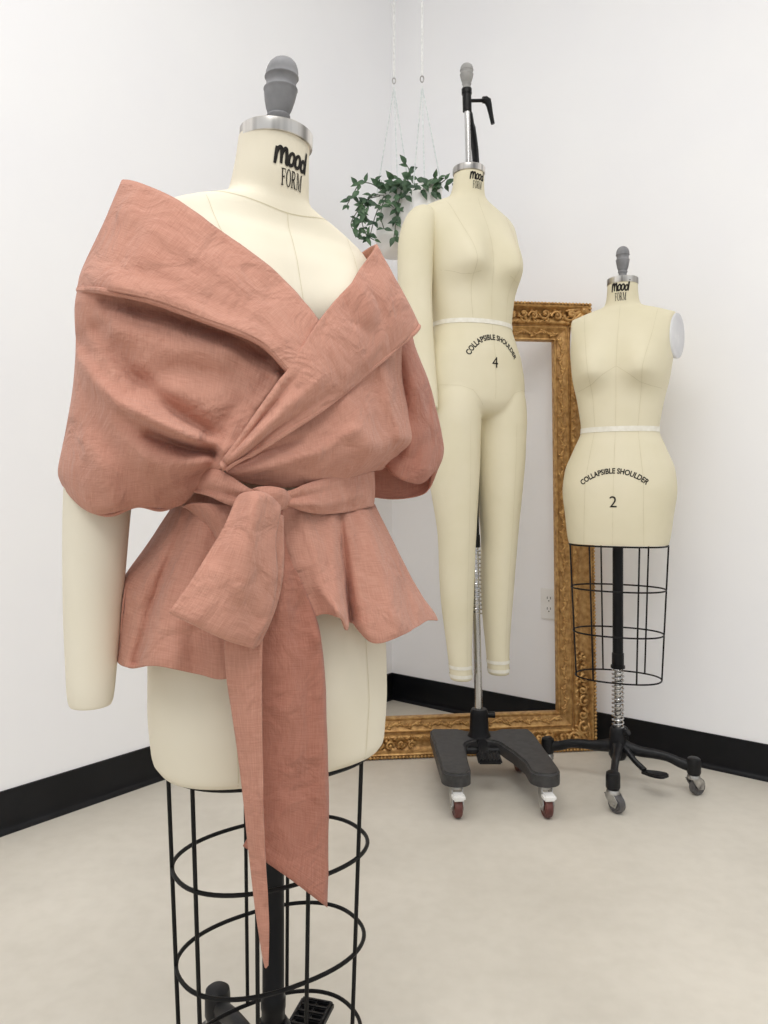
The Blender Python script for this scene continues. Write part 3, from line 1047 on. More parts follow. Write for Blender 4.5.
# --- right lapel, twisting into the knot
patch('collar_fold', [
    [BK(.06, -.12, 1.235), BK(.13, -.09, 1.255), (375, 245, .034), (348, 284, .092), (319, 321, .136), (289, 368, .158), (258, 412, .162), (233, 447, .158), (220, 464, .150)],
    [BK(.06, -.128, 1.205), BK(.15, -.095, 1.225), (391, 273, .048), (362, 316, .106), (328, 351, .148), (288, 391, .166), (256, 426, .170), (232, 453, .164), (220, 466, .153)],
    [BK(.06, -.134, 1.175), BK(.165, -.10, 1.19), (407, 303, .046), (372, 347, .106), (330, 382, .150), (286, 414, .168), (254, 441, .172), (231, 459, .166), (221, 468, .153)],
    [BK(.06, -.134, 1.155), BK(.17, -.10, 1.165), (417, 323, .036), (370, 370, .098), (326, 405, .144), (282, 434, .163), (252, 453, .166), (231, 465, .160), (222, 471, .148)],
], 15, [
    ([(226, 462), (262, 418), (300, 372)], -.007, 4.5, (1, .25)),
    ([(228, 464), (268, 424), (322, 378)], .005, 5, (1, .4)),
    ([(229, 466), (270, 432), (330, 392)], -.007, 4.0, (1, .3)),
    ([(226, 458), (256, 418), (284, 378)], .004, 4),
    ([(345, 300), (390, 330)], -.002, 12),
], label='far collar fold twisting down into the knot', thick=.004)
roll('collar_hem', [BK(.17, -.10, 1.163), (417, 325, .036), (395, 349, .074), (369, 371, .098), (326, 406, .144), (282, 435, .163), (252, 454, .166), (236, 463, .163), (226, 470, .154)], [.0034] * 50 + [.0022] * 7)

# --- right sleeve (empty, hanging away)
slv = []
prof = [
    [(384, 330, .0), (396, 326, .005), (405, 326, -.02), (410, 330, -.05), (405, 330, -.09), (392, 330, -.10), (380, 330, -.09)],
    [(383, 352, .004), (400, 350, .012), (410, 348, -.01), (415, 350, -.05), (408, 352, -.10), (394, 352, -.11), (380, 352, -.10)],
    [(384, 385, .008), (405, 382, .022), (419, 380, .0), (428, 382, -.05), (414, 384, -.11), (396, 385, -.12), (380, 385, -.11)],
    [(385, 420, .010), (405, 418, .026), (424, 416, .004), (437, 416, -.05), (420, 420, -.115), (398, 420, -.12), (378, 420, -.11)],
    [(384, 446, .012), (403, 450, .028), (425, 450, .008), (443, 452, -.045), (428, 458, -.11), (398, 460, -.12), (372, 460, -.11)],
    [(383, 463, .012), (398, 476, .026), (421, 482, .004), (436, 469, -.035), (428, 486, -.09), (398, 494, -.105), (366, 492, -.10)],
    [(384, 460, .006), (398, 472, .016), (420, 477, -.004), (432, 467, -.035), (426, 492, -.086), (397, 499, -.10), (362, 496, -.098)],
]
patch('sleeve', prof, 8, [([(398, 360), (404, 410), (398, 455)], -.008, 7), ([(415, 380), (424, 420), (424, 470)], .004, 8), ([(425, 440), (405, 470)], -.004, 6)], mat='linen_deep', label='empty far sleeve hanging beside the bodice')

# --- waist sash
patch('waist_sash', [
    [(256, 491, .165), (286, 491.5, .158), (303, 485, .146), (322, 479, .128), (346, 474, .098), (367.5, 471.5, .058), (371, 471.5, .0), BK(.128, -.05, .945), BK(.06, -.108, .945), BK(-.06, -.108, .942), BK(-.128, -.05, .94)],
    [(256, 497, .167), (286, 496.5, .162), (303, 493, .151), (322, 489, .134), (346, 486, .104), (368, 484, .062), (372, 484, .0), BK(.130, -.05, .928), BK(.06, -.11, .928), BK(-.06, -.11, .925), BK(-.13, -.05, .922)],
    [(256, 502, .167), (285, 501, .162), (303, 503, .150), (322, 503, .132), (346, 500, .102), (368.5, 497, .062), (372, 496, .0), BK(.130, -.05, .91), BK(.06, -.11, .91), BK(-.06, -.11, .908), BK(-.13, -.05, .905)],
    [(256, 507, .163), (284, 505, .158), (303, 511, .144), (322, 514, .126), (346, 512, .096), (368.5, 507, .058), (371, 506, .0), BK(.128, -.05, .895), BK(.06, -.108, .895), BK(-.06, -.108, .892), BK(-.128, -.05, .89)],
], 8, [([(288, 500), (320, 492), (355, 480)], -.004, 4, (1, .2)), ([(286, 503), (325, 505), (366, 492)], .003, 5)], label='waist sash wound round the form')
patch('waist_sash', [
    [(186, 478, .06), (202, 471, .110), (218.7, 470, .138), (234, 479, .152), (250, 489, .163), (264, 494, .166)],
    [(180, 486, .055), (196, 483, .105), (213, 481, .138), (232, 489, .156), (248, 496, .167), (264, 500, .168)],
    [(174, 494, .045), (190, 492, .098), (208, 496, .130), (228, 504.5, .150), (246, 507, .162), (262, 508, .164)],
], 8, [([(196, 488), (225, 493), (252, 500)], -.003, 4)])
# --- knot
patch('sash_knot', [
    [(246, 492, .155), (256, 488, .168), (270, 487, .172), (282, 489, .168), (289, 493, .152)],
    [(243, 498, .160), (255, 494, .176), (270, 493, .180), (283, 495, .174), (291, 498, .155)],
    [(243, 505, .160), (255, 501, .178), (269, 501, .182), (282, 503, .174), (290, 504, .154)],
    [(246, 514, .155), (256, 511, .176), (268, 511, .180), (279, 510, .172), (286, 508, .150)],
], 8, [([(252, 490), (262, 500), (268, 512)], -.004, 3)], label='knot at the front of the sash')
# --- bow loop: front leaf, bottom fold, back leaf
patch('bow_loop', [
    [(250, 492, .178), (259, 492, .186), (270, 496, .188), (281, 507, .180)],
    [(237, 498, .186), (251, 497, .200), (267, 503, .200), (280, 514, .184)],
    [(224, 527, .194), (242, 525, .210), (262, 530, .208), (275.5, 541, .188)],
    [(206, 557, .198), (230, 560, .214), (257, 569, .212), (277, 577, .190)],
    [(188, 586, .202), (215, 594, .216), (245, 607, .214), (271, 613, .194)],
    [(172, 608, .202), (198, 620, .216), (228, 634, .216), (256, 643, .200)],
    [(170, 612, .196), (196, 625, .207), (226, 639, .208), (254, 647.5, .196)],
    [(175, 606, .186), (200, 618, .194), (230, 632, .196), (261, 641, .188)],
    [(192, 580, .176), (220, 588, .184), (248, 600, .184), (276, 606, .174)],
    [(212, 548, .168), (238, 552, .178), (262, 560, .178), (283, 570, .168)],
    [(240, 505, .162), (254, 504, .172), (270, 508, .172), (283, 516, .164)],
], 8, [([(258, 500), (250, 540), (240, 590)], .005, 10), ([(266, 505), (262, 560), (250, 620)], -.003, 8), ([(240, 500), (215, 560)], -.003, 8)], label='hanging bow loop', crumple=.0016)
# --- ties
patch('sash_tie', [
    [(262, 506, .158), (272, 506, .166), (282, 508, .160)],
    [(262, 545, .150), (275, 547, .162), (287, 549, .156)],
    [(261, 585, .150), (283, 585, .164), (303, 585, .156)],
    [(256, 618, .152), (288, 620, .168), (316, 618, .158)],
    [(258, 660, .154), (292, 662, .172), (323, 660, .160)],
    [(260, 720, .152), (294, 724, .172), (326, 722, .158)],
    [(258, 790, .150), (293, 795, .168), (328, 797, .156)],
    [(255, 822, .148), (292, 845, .166), (327.5, 862, .154)],
    [(243, 846, .146), (286, 876, .164), (326.5, 907, .154)],
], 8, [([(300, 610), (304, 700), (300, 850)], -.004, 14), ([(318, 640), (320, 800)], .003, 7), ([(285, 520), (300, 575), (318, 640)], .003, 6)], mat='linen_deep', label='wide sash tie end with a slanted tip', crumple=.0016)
patch('sash_tie', [
    [(240, 520, .158), (255, 520, .166), (268, 520, .162)],
    [(226, 600, .166), (245, 602, .178), (264, 604, .176)],
    [(225, 660, .170), (244, 662, .184), (262, 660, .184)],
    [(233, 718, .172), (248, 718, .184), (262, 716, .186)],
    [(242, 785, .174), (253, 786, .184), (263, 786, .186)],
    [(248, 840, .174), (256, 842, .183), (264.5, 844, .185)],
    [(255, 905, .174), (262, 905, .181), (268.5, 905, .183)],
    [(262, 950, .174), (265, 952, .178), (269, 952, .180)],
    [(265.5, 967, .174), (266.5, 967.5, .176), (268, 966, .178)],
], 8, [([(262, 640), (262, 780), (268, 900)], .003, 4)], label='narrow folded sash tie end reaching the lowest point', crumple=.001)
# --- peplum
pep = [
    [BK(-.05, -.105, .905), BK(-.118, -.04, .905), (181, 497, .01), (191, 492, .055), (201, 490, .078), (216, 490, .098), (233, 492, .110), (262, 506, .122), (286, 507, .124), (303, 508, .120), (322, 512, .112), (337, 513, .100), (346, 511, .090), (360, 508, .068), (368.5, 505, .036), (372, 504, -.01), BK(.118, -.04, .91), BK(.05, -.105, .91)],
    [BK(-.06, -.125, .86), BK(-.145, -.05, .86), (149, 550, .005), (168, 549, .062), (184, 548, .090), (206, 552, .108), (228, 556, .124), (262, 556, .132), (290, 545, .142), (310, 548, .140), (330, 554, .132), (345, 556, .116), (356, 555, .116), (376, 555, .104), (394, 557, .045), (397, 556, -.01), BK(.145, -.05, .86), BK(.06, -.125, .86)],
    [BK(-.07, -.15, .80), BK(-.175, -.06, .80), (121, 588, .0), (146, 598, .060), (168, 600, .100), (195, 608, .116), (226, 612, .138), (262, 600, .142), (300, 580, .152), (321, 582, .158), (338, 592, .150), (347, 592, .124), (364, 598, .134), (390, 598, .122), (413, 593, .050), (416, 592, -.02), BK(.175, -.06, .80), BK(.07, -.15, .80)],
    [BK(-.08, -.17, .755), BK(-.195, -.07, .745), (116, 640, -.005), (130, 652, .050), (158, 652, .108), (198, 660, .122), (228, 664, .148), (266, 640, .152), (313, 606, .158), (336, 608, .172), (346, 622, .158), (350, 614, .128), (371, 632, .148), (399, 626, .132), (424, 614, .048), (430, 612, -.03), BK(.195, -.07, .755), BK(.08, -.17, .755)],
    [BK(-.08, -.172, .742), BK(-.198, -.072, .732), (115, 655, -.005), (126, 667, .046), (157, 666, .108), (198, 674, .122), (228, 678, .148), (267, 652, .152), (315, 617, .158), (338, 617, .172), (346, 630, .158), (351, 622, .128), (373, 643, .148), (402, 635, .132), (427, 621, .046), (433, 619, -.03), BK(.198, -.072, .742), BK(.08, -.172, .742)],
]
patch('peplum', pep, 11, [
    ([(339, 514), (344, 560), (351, 620)], -.011, 4.5, (.4, 1)),
    ([(330, 514), (334, 560), (338, 616)], .006, 5, (.3, 1)),
    ([(404, 560), (408, 632)], -.006, 4, (.4, 1)),
    ([(372, 508), (398, 560), (415, 625)], -.006, 6, (.3, 1)),
    ([(193, 505), (160, 585), (137, 662)], -.015, 7, (.3, 1)),
    ([(212, 515), (185, 600), (175, 668)], .004, 9),
    ([(300, 515), (318, 560), (332, 610)], .004, 8),
    ([(362, 512), (382, 570), (398, 632)], .004, 7),
    ([(180, 512), (140, 600)], .004, 8)], label='flared peplum with hem ripples', crumple=.002)
patch('peplum_overlap', [
    [(182, 506, .070), (192, 503, .098), (206, 503, .118), (222, 505, .130), (240, 506, .138)],
    [(190, 510, .080), (201, 509, .110), (214, 512, .128), (228, 516, .138), (244, 518, .144)],
    [(200, 520, .090), (209, 522, .116), (220, 526, .132), (232, 532, .142), (246, 536, .148)],
    [(212, 537, .098), (219, 542, .122), (228, 548, .138), (238, 556, .146), (250, 560, .150)],
    [(222, 580, .115), (228, 585, .132), (236, 590, .146), (244, 596, .152), (254, 600, .156)],
], 6, [], label='turned-back edge of the wrap under the sash')

# ================================================================== FORM WITH LEGS
TH3 = math.radians(30)
X3, Y3 = 0.318, 2.44
form3 = empty('full_body_form', (X3, Y3, 0), TH3, 'full body dress form with legs and one arm, hung on an H-shaped stand', 'dress form', 'cream dress forms on stands')
LEAN = -0.0262
c3, s3 = math.cos(TH3), math.sin(TH3)


def lean(p):
    """the body hangs slightly off plumb"""
    k = LEAN * (p[2] - 0.15)
    return (p[0] + k * c3, p[1] - k * s3, p[2])


tab3 = [
    (1.150, 0.066, 0.044, 0.060, 2.0, 0.0), (1.158, 0.108, 0.076, 0.098, 2.1, 0.0), (1.175, 0.152, 0.096, 0.118, 2.2, 0.0), (1.205, 0.178, 0.108, 0.126, 2.2, 0.0), (1.26, 0.183, 0.112, 0.130, 2.15, 0.0), (1.33, 0.174, 0.112, 0.124, 2.1, 0.0),
    (1.39, 0.153, 0.106, 0.108, 2.1, 0.0), (1.442, 0.137, 0.100, 0.094, 2.1, 0.0), (1.51, 0.146, 0.102, 0.100, 2.1, 0.0), (1.60, 0.160, 0.106, 0.110, 2.2, 0.0), (1.67, 0.167, 0.104, 0.112, 2.3, 0.0), (1.73, 0.173, 0.094, 0.106, 2.3, -0.002),
    (1.775, 0.176, 0.080, 0.094, 2.2, -0.006), (1.800, 0.168, 0.071, 0.084, 2.0, -0.008), (1.822, 0.134, 0.063, 0.075, 2.0, -0.010), (1.838, 0.100, 0.058, 0.068, 2.0, -0.010), (1.850, 0.076, 0.054, 0.063, 2.0, -0.010), (1.862, 0.0605, 0.051, 0.057, 2.0, -0.008),
    (1.882, 0.0535, 0.050, 0.052, 2.0, -0.004), (1.908, 0.050, 0.0495, 0.0495, 2.0, 0.0), (1.935, 0.0490, 0.0490, 0.0490, 2.0, 0.002)]
bust3 = [(0.082, 1.618, 0.050, 0.060, 0.095, 0.047)]
body = MB()
rows = build_torso(tab3, bust3, 1.150, 1.935, 120, 80)
body.grid([[lean(p) for p in r] for r in rows], True, True, True)
# legs: z, cu, half width, cv, front, back
for s in (-1, 1):
    lt = [(1.25, .085, .084, .0, .096, .110), (1.195, .090, .091, .0, .102, .114), (1.145, .0925, .0905, .0, .100, .112), (1.09, .092, .0875, .0, .096, .104), (1.02, .091, .083, .002, .090, .096), (0.94, .089, .075, .003, .082, .086), (0.86, .087, .066, .004, .073, .076), (0.80, .085, .060, .004, .067, .069),
          (0.74, .084, .056, .001, .063, .066), (0.66, .082, .0535, -.004, .058, .066), (0.58, .080, .0505, -.008, .053, .063), (0.50, .078, .045, -.010, .047, .055), (0.42, .0765, .0385, -.010, .041, .046), (0.35, .0755, .035, -.008, .037, .040), (0.318, .0755, .034, -.007, .036, .038)]
    rr_ = []
    n = 40
    for i in range(111):
        z = 0.318 + (1.25 - 0.318) * i / 110
        cu, a, cv, bf, bb = interp(lt, z)
        rr_.append([lean((s * cu + a * math.cos(2 * PI * j / n), -(cv + (bf if math.sin(2 * PI * j / n) > 0 else bb) * math.sin(2 * PI * j / n)), z)) for j in range(n)])
    body.grid(rr_, True, True, True)
o = body.build('body', M['canvas'], form3, angle=0)
rm = o.modifiers.new('one_surface', 'REMESH'); rm.mode = 'VOXEL'; rm.voxel_size = 0.005; rm.use_smooth_shade = True
sm_ = o.modifiers.new('soften', 'SMOOTH'); sm_.factor = 0.6; sm_.iterations = 9
dg = bpy.context.evaluated_depsgraph_get()
me_new = bpy.data.meshes.new_from_object(o.evaluated_get(dg))
o.modifiers.clear()
old = o.data; o.data = me_new; bpy.data.meshes.remove(old)
me_new.name = 'body'
me_new.polygons.foreach_set('use_smooth', [True] * len(me_new.polygons))
if not me_new.materials: me_new.materials.append(M['canvas'])
bv3 = BVHTree.FromPolygons([v.co.copy() for v in me_new.vertices], [tuple(p.vertices) for p in me_new.polygons])


def L3(u, v, z): return lean((u, -v, z))


# arm
arm = MB()
pth = cr1([(-.138, -.006, 1.780, .012), (-.152, -.006, 1.775, .034), (-0.181, -.006, 1.750, .049), (-0.201, -.005, 1.69, .0555), (-0.211, -.002, 1.61, .055), (-0.216, .002, 1.51, .051), (-0.217, .012, 1.41, .047), (-0.214, .026, 1.31, .041), (-0.210, .040, 1.22, .034), (-0.208, .046, 1.172, .0295), (-0.208, .047, 1.165, .027)], 6)
arm.tube([L3(*p[:3]) for p in pth], [float(p[3]) for p in pth], 28)
arm.build('arm', M['canvas'], form3, angle=60)
# belly print, neck print in lean space
u_off = lean((0, 0, 1.36))[0]
belly_print(form3, bv3, 1.290, 0.094, 1.13, '4', 1.297, 0.034, u0=lean((0, 0, 1.36))[0] + 0.0)


class BV:
    def __init__(self, b, du, dy): self.b = b; self.d = Vector((du, dy, 0))
    def ray_cast(self, o, d):
        h = self.b.ray_cast(o + self.d, d)
        return (h[0] - self.d if h[0] is not None else None,) + tuple(h[1:])


nk = lean((0, 0, 1.90))
p_ = neck_print(form3, BV(bv3, nk[0], nk[1]), 0.0, 1.897, 0.058)
for v in p_.data.vertices: v.co += Vector((nk[0], nk[1], 0))
c = lean((0, -.002, 1.931))
make_neck_ring(form3, c, 0.051, 0.021)
# waist tape
rows = []
for z in (1.434, 1.441, 1.448):
    row = []
    for j in range(97):
        a = 2 * PI * j / 96
        d = Vector((math.cos(a), math.sin(a), 0)); cc = Vector(lean((0, 0, z)))
        h = bv3.ray_cast(cc + d * .4, -d)
        row.append(h[0] + d * .0012)
    rows.append(row)
mb = MB(); mb.grid(rows); mb.build('waist_tape', M['tape'], form3, fix=False)
# ankle tapes
for s in (-1, 1):
    for zc in (0.334, 0.362):
        rows = []
        for z in (zc - .0055, zc, zc + .0055):
            row = []
            for j in range(49):
                a = 2 * PI * j / 48
                d = Vector((math.cos(a), math.sin(a), 0)); cc = Vector(L3(s * .0755, -.007, z))
                h = bv3.ray_cast(cc, d)
                row.append((h[0] if h[0] is not None else cc + d * .036) + d * .0018)
            rows.append(row)
        mb = MB(); mb.grid(rows); mb.build('ankle_tape', M['tape'], form3, fix=False)
# seams
sm = MB()
def S3(path, w=.0016): seam_line(form3, bv3, [(lean((u, 0, z))[0], z) for u, z in path], w)
S3([(0, 1.845), (0, 1.7), (0, 1.44), (0, 1.20)])
for s in (-1, 1):
    S3([(s * .112, 1.815), (s * .100, 1.73), (s * .084, 1.625), (s * .072, 1.53), (s * .064, 1.44)])
    S3([(s * .160, 1.595), (s * .11, 1.575), (s * .085, 1.575), (s * .055, 1.585)], .0012)
    S3([(s * .168, 1.24), (s * .12, 1.237), (s * .08, 1.225), (s * .04, 1.18)], .0014)
    S3([(s * .090, 1.13), (s * .088, .95), (s * .083, .7), (s * .0755, .33)], .0010)
# stand: top rod, handle, rear pole with spring, base
mb = MB(); mb.tube([lean((0, -.002, 1.93)), lean((0, -.002, 2.235))], .0095, 16); mb.build('rod', M['chrome'], form3)
mb = MB(); mb.tube([lean((0, -.002, 2.135)), lean((0, -.002, 2.19))], .0145, 18); mb.tube([lean((0, -.002, 2.19)), lean((0, -.002, 2.206))], .0165, 18)
mb.build('rod_collar', M['black'], form3)
make_knob(form3, lean((0, -.002, 2.204)), 0.0212, M['knob_light'], (0, 0), 1.12)
mb = MB()
a0 = lean((0.012, -.002, 2.172))
mb.tube([a0, (a0[0] + .044, a0[1] - .018, a0[2] + .004)], .0055, 10)
mb.tube([(a0[0] + .038, a0[1] - .017, a0[2] + .005), (a0[0] + .048, a0[1] - .020, a0[2] + .006), (a0[0] + .054, a0[1] - .023, a0[2] + .002), (a0[0] + .058, a0[1] - .025, a0[2] - .012), (a0[0] + .063, a0[1] - .027, a0[2] - .038), (a0[0] + .070, a0[1] - .029, a0[2] - .070)], [.010, .012, .012, .0095, .0075, .0065], 12)
mb.build('clamp_lever', M['black'], form3)
mb = MB()
sc_ = cr1([(.014, .004, 2.14), (.025, .006, 2.08), (.034, .007, 2.02), (.037, .007, 1.945)], 6)
mb.tube([lean(p) for p in sc_], [.008] + [.012] * 4 + [.0155] * (len(sc_) - 5), 12, flat=(1.0, .5))
mb.build('shoulder_strap', M['black'], form3)
# pole
def L3b(u, v, z): return lean((u, -v, z))
mb = MB()
mb.tube([L3b(0, -.02, 1.20), L3b(0, -.02, 0.745)], .0165, 20); mb.tube([L3b(0, -.02, 0.775), L3b(0, -.02, 0.735)], .0185, 20)
mb.build('upper_pole', M['black'], form3)
mb = MB(); mb.tube([L3b(0, -.02, .75), L3b(0, -.02, .20)], .0125, 20)
mb.build('chrome_pole', M['chrome'], form3)
mb = MB(); pts = []
for i in range(16 * 18 + 1):
    a = 2 * PI * i / 18; z = .735 - .215 * i / (16 * 18)
    q_ = L3b(0, -.02, z); pts.append((q_[0] + .0175 * math.cos(a), q_[1] + .0175 * math.sin(a), z))
mb.tube(pts, .0026, 6); mb.build('spring', M['chrome'], form3)
# H base (built in world directions, then turned into the form's frame)
base_rot = Matrix.Rotation(-TH3, 4, 'Z')


def W3(x, y, z):
    p = base_rot @ Vector((x - X3, y - Y3, 0)); return (p.x, p.y, z)


def arc(cx, cy, r, a0, a1, n=12):
    return [(cx + r * math.cos(math.radians(a0 + (a1 - a0) * i / n)), cy + r * math.sin(math.radians(a0 + (a1 - a0) * i / n))) for i in range(n + 1)]


outer = [(.152, 2.505)] + arc(.170, 2.515, .016, 160, 90, 4) + [(.245, 2.531), (.272, 2.508), (.363, 2.508), (.39, 2.531)] + arc(.468, 2.515, .016, 90, 20, 4) + [(.489, 2.49), (.500, 2.20)] + arc(.457, 2.165, .043, 0, -180, 14) + \
    [(.413, 2.22), (.392, 2.31)] + arc(.312, 2.36, .060, 5, 175, 10) + [(.250, 2.32), (.247, 2.22)] + arc(.205, 2.165, .042, 0, -180, 14) + [(.162, 2.20)]
mb = MB(); mb.prism([W3(x, y, 0)[:2] for x, y in outer], .088, .126, .006)
mb.build('stand_base', M['iron'], form3, angle=35)
mb = MB()
pcx = L3b(0, -.02, .17)
mb.lathe([(.001, .213), (.024, .213), (.028, .206), (.029, .195), (.031, .14), (.038, .127), (.001, .12)], 28, (pcx[0], pcx[1], 0))
mb.tube([(pcx[0] + .02, pcx[1] - .01, .193), (pcx[0] + .045, pcx[1] - .024, .193)], [.009, .011], 12)
mb.build('pole_socket', M['black'], form3)
for wx, wy in ((.204, 2.150), (.456, 2.150), (.205, 2.50), (.44, 2.50)):
    p = W3(wx, wy, 0)
    make_caster(form3, p[:2], -PI / 2 - TH3 + .12, M['tyre_red'], 0.030, .090, fender=wy < 2.3)
mb = MB()
for k, (x0, w) in enumerate(((.315, .05),)):
    P4 = []
    mb.box(W3(.308, 2.36, .118), (.030, .10, .010), base_rot @ Matrix.Rotation(.18, 4, 'X'), .003)
    mb.box(W3(.318, 2.300, .108), (.072, .062, .012), base_rot @ Matrix.Rotation(.10, 4, 'X'), .004)
    for i in range(6):
        mb.box(W3(.318 - .027 + .0108 * i, 2.300, .115), (.0045, .054, .005), base_rot @ Matrix.Rotation(.10, 4, 'X'), .001)
mb.build('pedal', M['iron_black'], form3, angle=35)
mb = MB()
mb.tube([W3(.25, 2.40, .098), W3(.40, 2.40, .098)], .012, 12)
mb.build('cross_bar', M['iron_black'], form3)

# ================================================================== SMALL FORM on the right
TH2 = math.radians(-25)
X2, Y2 = 0.734, 2.385
form2 = empty('dress_form', (X2, Y2, 0), TH2, 'sleeveless size 2 dress form on the right with a wire cage and four-leg stand', 'dress form', 'cream dress forms on stands')
LEAN2 = 0.017


def lean2(p):
    k = LEAN2 * max(0.0, p[2] - 0.75) ** 1.3 * 1.15
    return (p[0] + k * math.cos(TH2), p[1] - k * math.sin(TH2), p[2])


tab2 = [
    (0.752, 0.149, 0.107, 0.110, 2.4, 0.0), (0.764, 0.153, 0.110, 0.113, 2.3, 0.0), (0.84, 0.163, 0.116, 0.122, 2.2, 0.0), (0.92, 0.1725, 0.114, 0.124, 2.15, 0.0), (0.98, 0.166, 0.108, 0.116, 2.1, 0.0), (1.05, 0.139, 0.097, 0.100, 2.1, 0.0),
    (1.1075, 0.118, 0.087, 0.085, 2.1, 0.0), (1.17, 0.126, 0.089, 0.090, 2.1, 0.0), (1.25, 0.141, 0.092, 0.100, 2.2, 0.0), (1.31, 0.150, 0.092, 0.104, 2.3, 0.0), (1.37, 0.158, 0.084, 0.100, 2.35, 0.0),
    (1.42, 0.166, 0.074, 0.092, 2.3, -0.004), (1.448, 0.169, 0.066, 0.084, 2.2, -0.007), (1.463, 0.160, 0.061, 0.078, 2.1, -0.009), (1.474, 0.132, 0.058, 0.072, 2.0, -0.010), (1.484, 0.102, 0.055, 0.067, 2.0, -0.010), (1.491, 0.074, 0.052, 0.060, 2.0, -0.010),
    (1.500, 0.0560, 0.0495, 0.055, 2.0, -0.008), (1.520, 0.0490, 0.047, 0.050, 2.0, -0.004), (1.545, 0.0465, 0.046, 0.046, 2.0, 0.0), (1.566, 0.0455, 0.0455, 0.0455, 2.0, 0.002)]
bust2 = [(0.076, 1.282, 0.047, 0.056, 0.085, 0.044)]
rows2 = [[(max(-.154 - .08 * p[1], min(.158 + .34 * p[1], p[0])) if 1.322 < p[2] < 1.462 else p[0], p[1], p[2]) for p in r] for r in build_torso(tab2, bust2, 0.752, 1.566, 130)]
mbt = MB(); mbt.grid([[lean2(p) for p in r] for r in rows2], True, True, True)
mbt.build('torso', M['canvas'], form2, angle=60)
bv2 = bvh_of(mbt)
make_neck_ring(form2, lean2((0, -.002, 1.562)), 0.0468, 0.020)
make_knob(form2, lean2((0, -.002, 1.581)), 0.0205, M['knob'], (.0, .0), 1.42)
nk = lean2((0, 0, 1.53))
p_ = neck_print(form2, BV(bv2, nk[0], nk[1]), 0.0, 1.532, 0.063)
for v in p_.data.vertices: v.co += Vector((nk[0], nk[1], 0))
belly_print(form2, bv2, 0.829, 0.141, 0.72, '2', 0.868, 0.034, u0=.002)
rows = []
for z in (1.098, 1.106, 1.114):
    row = []
    for j in range(97):
        a = 2 * PI * j / 96; d = Vector((math.cos(a), math.sin(a), 0))
        h = bv2.ray_cast(Vector(lean2((0, 0, z))) + d * .4, -d); row.append(h[0] + d * .0012)
    rows.append(row)
mb = MB(); mb.grid(rows); mb.build('waist_tape', M['tape'], form2, fix=False)
sm = MB()
def S2(path, w=.0016): seam_line(form2, bv2, [(lean2((u, 0, z))[0], z) for u, z in path], w)
S2([(0, 1.49), (0, 1.3), (0, 1.1), (0, .745)], .0012)
for s in (-1, 1):
    S2([(s * .110, 1.476), (s * .100, 1.40), (s * .080, 1.29), (s * .070, 1.2), (s * .063, 1.108), (s * .085, .95), (s * .088, .745)], .0014)
    S2([(s * .135, 1.225), (s * .10, 1.232), (s * .07, 1.242), (s * .035, 1.270), (0, 1.295)], .0016)
# armhole plates
for s in (-1, 1):
    mb = MB()
    rows = []
    for (rx, rz, uu) in ((.046, .068, .150), (.049, .070, .1565), (.048, .069, .1600), (.044, .065, .1615), (.020, .028, .1615), (.001, .001, .1615)):
        rows.append([lean2((s * (uu + (.0015 if s > 0 else -.006)) + (.34 if s > 0 else -.08) * (.010 - rx * math.cos(2 * PI * j / 36)), .010 - rx * math.cos(2 * PI * j / 36), 1.392 + rz * math.sin(2 * PI * j / 36))) for j in range(36)])
    mb.grid(rows, True, False, False)
    mb.build('armhole_plate', M['plate'], form2, angle=60, label='pale oval armhole plate')
make_cage(form2, 0.748, [0.612, 0.474, 0.334], 0.149, 0.102, 0.13, [(560, True), (592, True), (637.7, True), (690, True), (646, False), (602.3, False)], 0.474, 0.0026)
mb = MB(); mb.lathe([(.001, .742), (.0163, .742), (.0163, .41), (.0185, .408), (.0185, .372), (.022, .370), (.022, .362), (.001, .36)], 28); mb.build('pole', M['black'], form2)
mb = MB(); mb.lathe([(.001, .37), (.0105, .37), (.0105, .16), (.001, .16)], 24); mb.build('inner_rod', M['chrome'], form2)
make_spring(form2, .165, .362, .0165, 15)
mb = MB(); mb.lathe([(.001, .178), (.020, .178), (.024, .172), (.025, .16), (.026, .14), (.028, .125), (.028, .09), (.022, .078), (.001, .078)], 28)
mb.tube([(.02, -.01, .160), (.034, -.016, .170)], [.009, .010], 10)
mb.build('hub', M['iron_black'], form2)
for a in (-110.6, -25.2, 69.4, 154.8):
    _, e = make_cast_leg(form2, math.radians(a) - TH2, 0.221)
    make_caster(form2, e, math.radians(a) - TH2 + (0.9 if a < 0 else 0.3), M['tyre'])
make_pedal(form2, math.radians(-55) - TH2, 0.128, .08, False, .070)

# ================================================================== GILT FRAME
frame_root = empty('picture_frame', (0, 0, 0), 0, 'ornate gilded empty frame leaning against the wall behind the forms', 'picture frame')
FYAW = math.radians(6.8)
BR = Vector((0.748, 2.70, 0))          # lower right outer corner
FW, FH, LEANF = 0.985, 1.587, math.radians(1.9)
frame_root.location = BR - Vector((math.cos(FYAW), math.sin(FYAW), 0)) * FW / 2 + Vector((0, 0, 0.003))
frame_root.rotation_euler = (-LEANF, 0, FYAW)
prof = [(0, -.03), (0, .020), (.004, .025), (.008, .020), (.010, .024), (.014, .026), (.018, .024), (.020, .019), (.032, .008), (.046, .002), (.058, .004), (.068, .010), (.076, .012), (.082, .008), (.084, .002), (.089, .001), (.092, .006), (.096, .007), (.100, .003), (.118, -.001), (.134, -.005), (.138, -.002), (.143, -.002), (.146, -.008), (.146, -.03)]


prof = [(w * .90, h) for w, h in prof]


def frame_pt(side_t, w, h):
    """side_t: corner index -> local point of the mitre at width w, height h toward the viewer"""
    x = FW / 2 - w
    return {0: (-x, -h, w), 1: (x, -h, w), 2: (x, -h, FH - w), 3: (-x, -h, FH - w)}[side_t]


